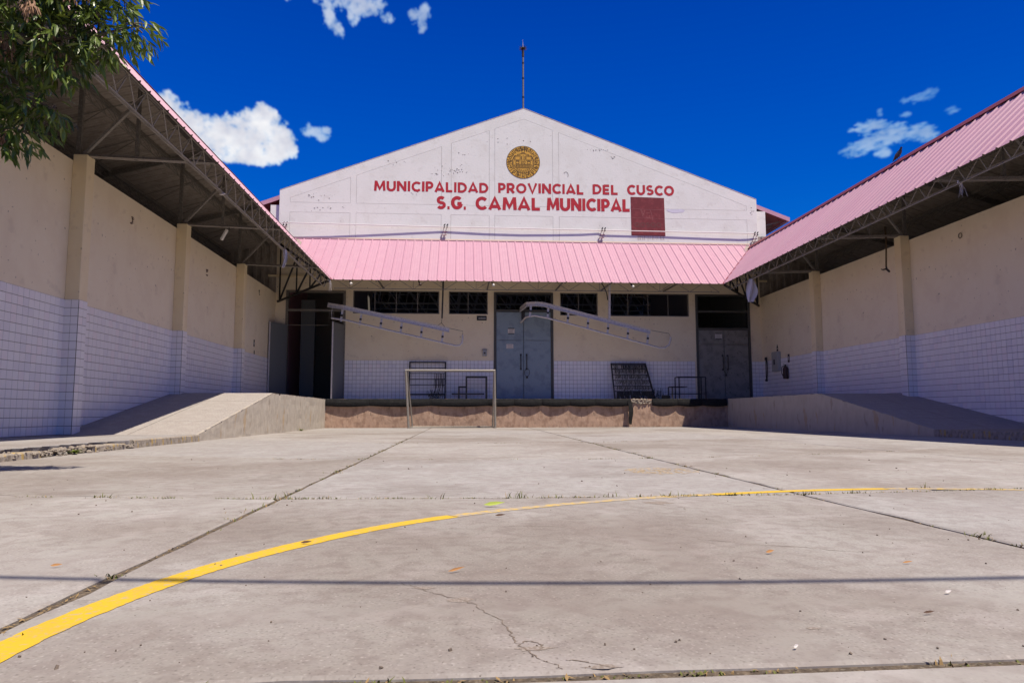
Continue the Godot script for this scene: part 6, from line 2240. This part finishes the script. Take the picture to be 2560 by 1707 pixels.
func make_roof_items() -> void:
	# lightning rod on the gable
	var t := thing("lightning_rod", "tall lightning rod with a star tip on the gable peak", "lightning rod", V(2.45, 12.7, ZW + 0.1))
	var b := B.new()
	b.tube([V(2.45, 12.6, ZW + 0.12), V(2.45, 15.05, ZW + 0.12)], 0.035, 9)
	put(b, "pole", M.steel, t)
	b = B.new()
	for y in [13.2, 14.0, 14.65]: b.tube([V(2.45, y, ZW + 0.12), V(2.45, y + 0.06, ZW + 0.12)], 0.045, 8)
	put(b, "clamps", M.black_steel, t)
	b = B.new()
	b.tube([V(2.45, 14.95, ZW + 0.12), V(2.45, 15.18, ZW + 0.12)], 0.05, 8)
	b.tube([V(2.45, 15.18, ZW + 0.12), V(2.45, 15.28, ZW + 0.12)], 0.03, 8)
	put(b, "collar", M.copper, t)
	b = B.new()
	for k in 10:
		var a := TAU * k / 10.0
		for e in [0.5, 0.0, -0.3]:
			var d := Vector3(cos(a), e, sin(a)).normalized()
			b.tube([V(2.45, 15.3, ZW + 0.12), V(2.45, 15.3, ZW + 0.12) + d * 0.17], [0.016, 0.005], 5)
	put(b, "star", M.copper, t)
	b = B.new()
	b.tube([V(2.45, 15.3, ZW + 0.12), V(2.44, 15.68, ZW + 0.12)], [0.018, 0.004], 6)
	put(b, "tip", M.galv, t)
	# insulator brackets and lines along the gable
	var k := 0
	for q in [[-6.9, 7.5, 0.3, "wall bracket with insulators near the roof by the open doorway corner"], [-0.74, 7.26, 0.55, "twin rod wall bracket with insulators below the letters of the gable"], [5.5, 7.26, 0.52, "twin rod wall bracket with insulators left of the maroon square"], [11.72, 7.2, 0.5, "bent wall bracket with insulators at the gable end by the broad pink roof"]]:
		t = thing("insulator_bracket", q[3], "bracket", V(q[0], q[1], ZW - 0.1), "line brackets on the gable")
		for s in [0.0, 0.11]:
			b = B.new()
			var p0 := V(q[0] - 0.08 + s, q[1], ZW - 0.02)
			var p1 := V(q[0] + 0.06 + s, q[1] + q[2], ZW - 0.16)
			b.tube([p0, p1], 0.012, 6)
			put(b, "rod", M.mauve, t)
			b = B.new()
			b.tube([p1 + Vector3(-0.03, -0.03, 0), p1 + Vector3(0.0, 0.0, 0.0), p1 + Vector3(0.03, 0.05, 0)], [0.012, 0.03, 0.014], 7)
			b.tube([p1 + Vector3(0.02, -0.07, 0), p1 + Vector3(-0.02, -0.1, 0)], 0.022, 7)
			put(b, "insulator", M.black_steel, t)
		b = B.new()
		for f in [0.3, 0.52]: b.tube([V(q[0] - 0.06 + f * 0.14, q[1] + q[2] * f, ZW - 0.06 - 0.06 * f), V(q[0] + 0.1 + f * 0.14, q[1] + q[2] * f + 0.02, ZW - 0.06 - 0.06 * f)], 0.02, 6)
		put(b, "cross_piece", M.mauve, t)
		k += 1
	# white cable carried by the brackets; it hangs off the wall so far that its shadow falls where the photograph shows it
	b = B.new()
	var cab := [[-6.9, 7.22], [-6.46, 7.24], [-5.0, 7.3], [-3.34, 7.4], [-2.0, 7.49], [-0.75, 7.57], [-0.6, 7.57], [1.0, 7.51], [2.4, 7.49], [3.54, 7.51], [4.8, 7.55], [5.47, 7.6], [5.62, 7.53], [7.0, 7.515], [8.35, 7.5], [10.0, 7.46], [11.3, 7.44], [11.66, 7.46], [11.85, 7.5]]
	var pts := []
	for q in cab:
		var yw := lerpf(7.79, 7.7, (q[0] + 6.9) / 18.75)
		pts.append(V(q[0], yw, ZW - maxf(0.03, (yw - q[1]) * SUN_TZ)))
	b.tube(pts, 0.019, 8)
	one(b, "gable_wire", M.wire_white, "white cable strung across the white gable between the brackets", "cable")
	# pigeon on the ridge
	var pg := V(11.62, 7.2, 17.75)
	b = B.new()
	# sweep from tail tip to crown, facing away along the ridge
	var f := Vector3(0.25, 0, 0.97).normalized()
	var sp := [[-0.17, -0.02, 0.006], [-0.12, 0.02, 0.022], [-0.06, 0.07, 0.045], [0.0, 0.12, 0.06], [0.04, 0.16, 0.058], [0.065, 0.195, 0.042], [0.075, 0.225, 0.03], [0.085, 0.25, 0.028], [0.095, 0.268, 0.026], [0.105, 0.284, 0.012]]
	var line := []
	var rad := []
	for q in sp:
		line.append(pg + f * q[0] * 1.15 + Vector3.UP * (q[1] + 0.03)); rad.append(q[2])
	b.tube(line, rad, 12)
	b.tube([pg + f * 0.118 + Vector3.UP * 0.292, pg + f * 0.155 + Vector3.UP * 0.28], [0.009, 0.002], 6)
	for s in [-1.0, 1.0]:
		var sd: Vector3 = f.cross(Vector3.UP) * 0.028 * s
		b.tube([pg + sd + Vector3.UP * 0.1, pg + sd + f * 0.01 + Vector3.UP * 0.0], 0.007, 5)
		b.tube([pg + sd + f * -0.01, pg + sd + f * 0.04], 0.006, 5)
	var pn := one(b, "pigeon", M.feather, "dark grey pigeon perched on the ridge of the broad pink roof", "pigeon")
	b = B.new()
	for s in [-1.0, 1.0]:
		var sd: Vector3 = f.cross(Vector3.UP) * s
		b.tube([pg + sd * 0.035 + f * 0.06 + Vector3.UP * 0.19, pg + sd * 0.052 + f * -0.02 + Vector3.UP * 0.135, pg + sd * 0.03 + f * -0.13 + Vector3.UP * 0.045], [0.02, 0.032, 0.008], 8)
	put(b, "wing", M.feather_pale, pn)

func make_cable() -> void:
	# a cable strung overhead between two poles beside the camera; its shadow crosses the yard
	var t := thing("cable_pole", "tall steel pole holding the overhead cable near the leafy tree", "post", V(-5.2, 0, 0.6), "poles of the overhead cable")
	var b := B.new()
	b.tube([V(-5.2, 0, 0.6), V(-5.2, 5.7, 0.6)], 0.05, 8)
	put(b, "shaft", M.steel, t)
	t = thing("cable_pole", "tall steel pole holding the overhead cable on the side of the shaded wing", "post", V(6.4, 0, -0.1), "poles of the overhead cable")
	b = B.new()
	b.tube([V(6.4, 0, -0.1), V(6.4, 5.7, -0.1)], 0.05, 8)
	put(b, "shaft", M.steel, t)
	b = B.new()
	var pts := []
	for i in 41:
		var u := i / 40.0
		# shadow runs from depth 2.45 through 2.05 to 2.0; the rope hangs where the sun puts it there
		var xs := lerpf(-5.4, 6.3, u)
		var y := 5.6 - 0.5 * sin(PI * u)
		var sh := xs - SUN_TX * y
		var zs := 2.02 + 0.033 * pow(sh - 1.35, 2.0) if sh < 1.35 else 2.02
		zs = minf(zs, 3.0)
		pts.append(V(xs, y, zs - SUN_TZ * y))
	pts[0] = V(-5.2, 5.6, 0.6)
	pts[40] = V(6.4, 5.6, -0.1)
	b.tube(pts, 0.017, 9)
	one(b, "overhead_cable", M.wire_dark, "dark cable strung overhead across the near end of the yard", "cable")

# ------------------------------------------------------------------ tree reaching in at the upper corner
func make_tree() -> void:
	var t := thing("leafy_tree", "leafy green tree with dry seed bunches reaching in over the yard", "tree", V(-5.10, 0.00, 3.9))
	var b := B.new()
	b.tube([V(-5.1, -0.05, 3.9), V(-5.12, 0.80, 3.92), V(-5.05, 1.80, 4.0), V(-4.90, 2.70, 4.2)], [0.17, 0.13, 0.11, 0.09], 12)
	put(b, "trunk", M.bark, t)
	# limbs: list of points
	var limbs := [
		[V(-4.95, 2.40, 4.15), V(-4.38, 3.01, 4.7), V(-3.78, 3.21, 5.1), V(-3.18, 3.28, 5.35), V(-2.85, 3.36, 5.45), V(-2.50, 3.46, 5.45)],
		[V(-4.95, 2.20, 4.1), V(-4.48, 2.61, 4.7), V(-3.93, 2.95, 5.2), V(-3.53, 2.98, 5.4), V(-3.18, 2.82, 5.5)],
		[V(-4.90, 2.60, 4.2), V(-4.38, 3.36, 4.8), V(-3.68, 3.56, 5.2), V(-3.10, 3.68, 5.4), V(-2.70, 3.76, 5.4)],
		[V(-4.90, 2.70, 4.2), V(-4.58, 3.66, 4.7), V(-3.88, 3.96, 5.1), V(-3.28, 4.06, 5.3)],
		[V(-4.95, 2.10, 4.1), V(-4.48, 2.46, 4.8), V(-3.98, 2.70, 5.3), V(-3.58, 2.55, 5.5)],
		[V(-4.90, 2.70, 4.2), V(-5.10, 3.40, 4.2), V(-5.40, 4.00, 4.3)],
		[V(-4.90, 2.65, 4.2), V(-5.50, 3.10, 3.9), V(-6.00, 3.50, 3.7)]]
	for l in limbs:
		b = B.new()
		var rad := []
		for i in l.size(): rad.append(lerpf(0.045, 0.006, float(i) / (l.size() - 1)))
		b.tube(l, rad, 7)
		put(b, "limb", M.bark, t)
	# leafy clumps: centre, radius; the outer ones define the outline in view
	var clumps := [
		[V(-3.53, 3.41, 5.3), 0.32, 60], [V(-3.18, 3.31, 5.4), 0.28, 60], [V(-3.00, 3.41, 5.45), 0.26, 56], [V(-3.05, 3.21, 5.4), 0.2, 40], [V(-2.80, 3.46, 5.45), 0.22, 46], [V(-2.55, 3.46, 5.45), 0.17, 26], [V(-2.60, 3.68, 5.4), 0.14, 18],
		[V(-3.28, 3.66, 5.3), 0.3, 60], [V(-3.05, 3.76, 5.4), 0.26, 50], [V(-2.85, 3.68, 5.4), 0.2, 34], [V(-3.63, 3.76, 5.2), 0.34, 60], [V(-3.28, 4.06, 5.3), 0.36, 56], [V(-3.83, 3.21, 5.1), 0.3, 60], [V(-3.63, 3.11, 5.2), 0.2, 40],
		[V(-2.75, 3.28, 5.45), 0.13, 18], [V(-2.98, 3.10, 5.42), 0.12, 18], [V(-3.13, 3.08, 5.4), 0.16, 26], [V(-3.38, 3.14, 5.35), 0.16, 26],
		[V(-3.83, 3.00, 5.25), 0.26, 56], [V(-3.53, 2.95, 5.4), 0.22, 50], [V(-3.28, 2.82, 5.5), 0.17, 36], [V(-3.13, 2.78, 5.5), 0.11, 18], [V(-3.58, 2.72, 5.5), 0.2, 40], [V(-3.48, 2.58, 5.5), 0.13, 22], [V(-3.33, 2.60, 5.5), 0.1, 16], [V(-3.83, 2.70, 5.4), 0.2, 36],
		[V(-4.38, 3.36, 4.8), 0.5, 70], [V(-4.28, 2.86, 4.8), 0.45, 60], [V(-4.68, 3.86, 4.6), 0.55, 70], [V(-5.30, 3.80, 4.3), 0.6, 70], [V(-5.80, 3.40, 3.8), 0.55, 60], [V(-3.98, 4.16, 5.0), 0.45, 60], [V(-3.70, 3.50, 5.2), 0.34, 90], [V(-3.30, 3.70, 5.3), 0.3, 80], [V(-3.85, 3.90, 5.1), 0.4, 70], [V(-3.05, 3.75, 5.4), 0.26, 60], [V(-3.90, 3.20, 5.1), 0.3, 60]]
	var all := []
	for c in clumps:
		for k in c[2]:
			var d := Vector3(rng.randfn(), rng.randfn(), rng.randfn())
			var p: Vector3 = c[0] + d.normalized() * c[1] * pow(rng.randf(), 0.45)
			# sprig: five to seven leaflets along a short stalk
			var out: Vector3 = (p - c[0]).normalized() + Vector3(0.35, -0.55, 0.0) + Vector3(rng.randf_range(-0.4, 0.4), rng.randf_range(-0.3, 0.3), rng.randf_range(-0.4, 0.4))
			out = out.normalized()
			var n := 3 + int(rng.randf() * 3)
			for j in n:
				var q: Vector3 = p + out * 0.028 * j
				var sd: Vector3 = out.cross(Vector3(rng.randf_range(-1, 1), rng.randf_range(-1, 1), rng.randf_range(-1, 1))).normalized()
				var dir: Vector3 = (out * 0.75 + sd * (1.0 if j % 2 == 0 else -1.0) * 0.6 + Vector3(0, -0.35, 0)).normalized()
				all.append([q, dir, rng.randf_range(0.075, 0.125), rng.randf()])
	# leaves that show largest become single parts
	var camp := Vector3(0, 0.47, 0)
	for l in all:
		var az := atan2(l[0].x, -l[0].z)
		var el := atan2(l[0].y - 0.47, Vector2(l[0].x, l[0].z).length())
		l.append(0.0 if az < -0.58 or el > 0.5 else 1.0 / l[0].distance_to(camp) + 0.2 * (az + 0.6))
	all.sort_custom(func(a, c): return a[4] > c[4])
	var crown := Node3D.new()
	crown.name = "crown"
	t.add_child(crown, true)
	var rest := B.new()
	rest.use_c = true
	var proto := []
	for v in 3:
		var pb := B.new()
		leaf_mesh(pb, Vector3.ZERO, Vector3(0, 0, -1), Vector3.RIGHT, 1.0, [0.26, 0.22, 0.3][v], [0.12, 0.3, 0.05][v])
		proto.append(pb.mesh())
	var off := -t.position
	for i in all.size():
		var l = all[i]
		var dir: Vector3 = l[1]
		var side := dir.cross(Vector3(sin(l[3] * 40.0), 1.2, cos(l[3] * 31.0))).normalized()
		var tone := 0 if l[3] < 0.35 else (1 if l[3] < 0.68 else (2 if l[3] < 0.84 else 3))
		if i < 300:
			var o := MeshInstance3D.new()
			o.mesh = proto[i % 3]
			o.material_override = M["leaf%d" % tone]
			o.name = "leaf"
			crown.add_child(o, true)
			var s: float = l[2]
			o.transform = Transform3D(Basis(side * s, side.cross(dir) * -s if side.cross(dir).y < 0 else side.cross(dir) * s, -dir * s).orthonormalized().scaled(Vector3(s, s, s)), l[0] + off)
		else:
			rest.tint = M.leaf_tints[tone]
			leaf_mesh(rest, l[0], dir, side, l[2], l[2] * 0.26, 0.15)
	var fo := put(rest, "foliage", M.leaves, crown)
	fo.set_meta("kind", "stuff")
	# twigs
	b = B.new()
	for c in clumps:
		for k in 4:
			var d := Vector3(rng.randf_range(-1, 1), rng.randf_range(-1, 0.6), rng.randf_range(-1, 1)).normalized()
			b.tube([c[0] - d * c[1] * 0.5, c[0] + d * c[1] * 0.3 + Vector3(0, 0.02, 0), c[0] + d * c[1]], [0.007, 0.005, 0.002], 5, false)
	put(b, "twigs", M.bark, t)
	# dry seed bunches
	for q0 in [[-3.62, 3.12, 5.2, 0.11], [-3.5, 2.95, 5.25, 0.1], [-2.78, 3.42, 5.35, 0.075], [-3.66, 2.86, 5.2, 0.1], [-3.28, 2.92, 5.3, 0.08], [-2.95, 2.86, 5.38, 0.07], [-3.6, 2.42, 5.4, 0.09], [-3.38, 2.3, 5.5, 0.06], [-3.62, 2.25, 5.45, 0.07], [-3.0, 3.02, 5.3, 0.06], [-3.55, 3.35, 5.1, 0.1], [-3.2, 3.3, 4.98, 0.1], [-2.75, 3.3, 5.15, 0.08], [-3.35, 2.95, 5.0, 0.09], [-3.3, 2.55, 5.15, 0.08], [-3.0, 3.12, 5.1, 0.07]]:
		var q := [q0[0] - 0.1, q0[1] + 0.26, q0[2], q0[3]]
		b = B.new()
		for k in 110:
			var d := Vector3(rng.randfn(), rng.randfn() * 0.9, rng.randfn()).normalized()
			var p: Vector3 = V(q[0], q[1], q[2]) + d * q[3] * pow(rng.randf(), 0.5) * Vector3(0.9, 1.2, 0.9)
			var dn := (Vector3(0, -1, 0) + d * 0.5).normalized()
			leaf_mesh(b, p, dn, dn.cross(Vector3(rng.randfn(), 0.2, rng.randfn())).normalized(), 0.042, 0.011, 0.1)
		put(b, "seed_bunch", M.seed, t)

# ------------------------------------------------------------------ all
func _ready() -> void:
	rng.seed = 20240611
	make_camera()
	make_sky()
	make_materials()
	extra_materials()
	more_materials()
	M.hook_steel = plain(lin(0.1, 0.095, 0.085), 0.45, 0.2)
	M.dry_green = plain(lin(0.06, 0.06, 0.025), 0.9)
	M.feather_pale = plain(lin(0.11, 0.115, 0.125), 0.6)
	make_ground()
	make_dock()
	make_ramps()
	make_pavements()
	make_wings()
	make_hall()
	make_goal()
	make_racks()
	make_rails()
	make_wall_items()
	make_roof_items()
	make_cable()
	make_tree()
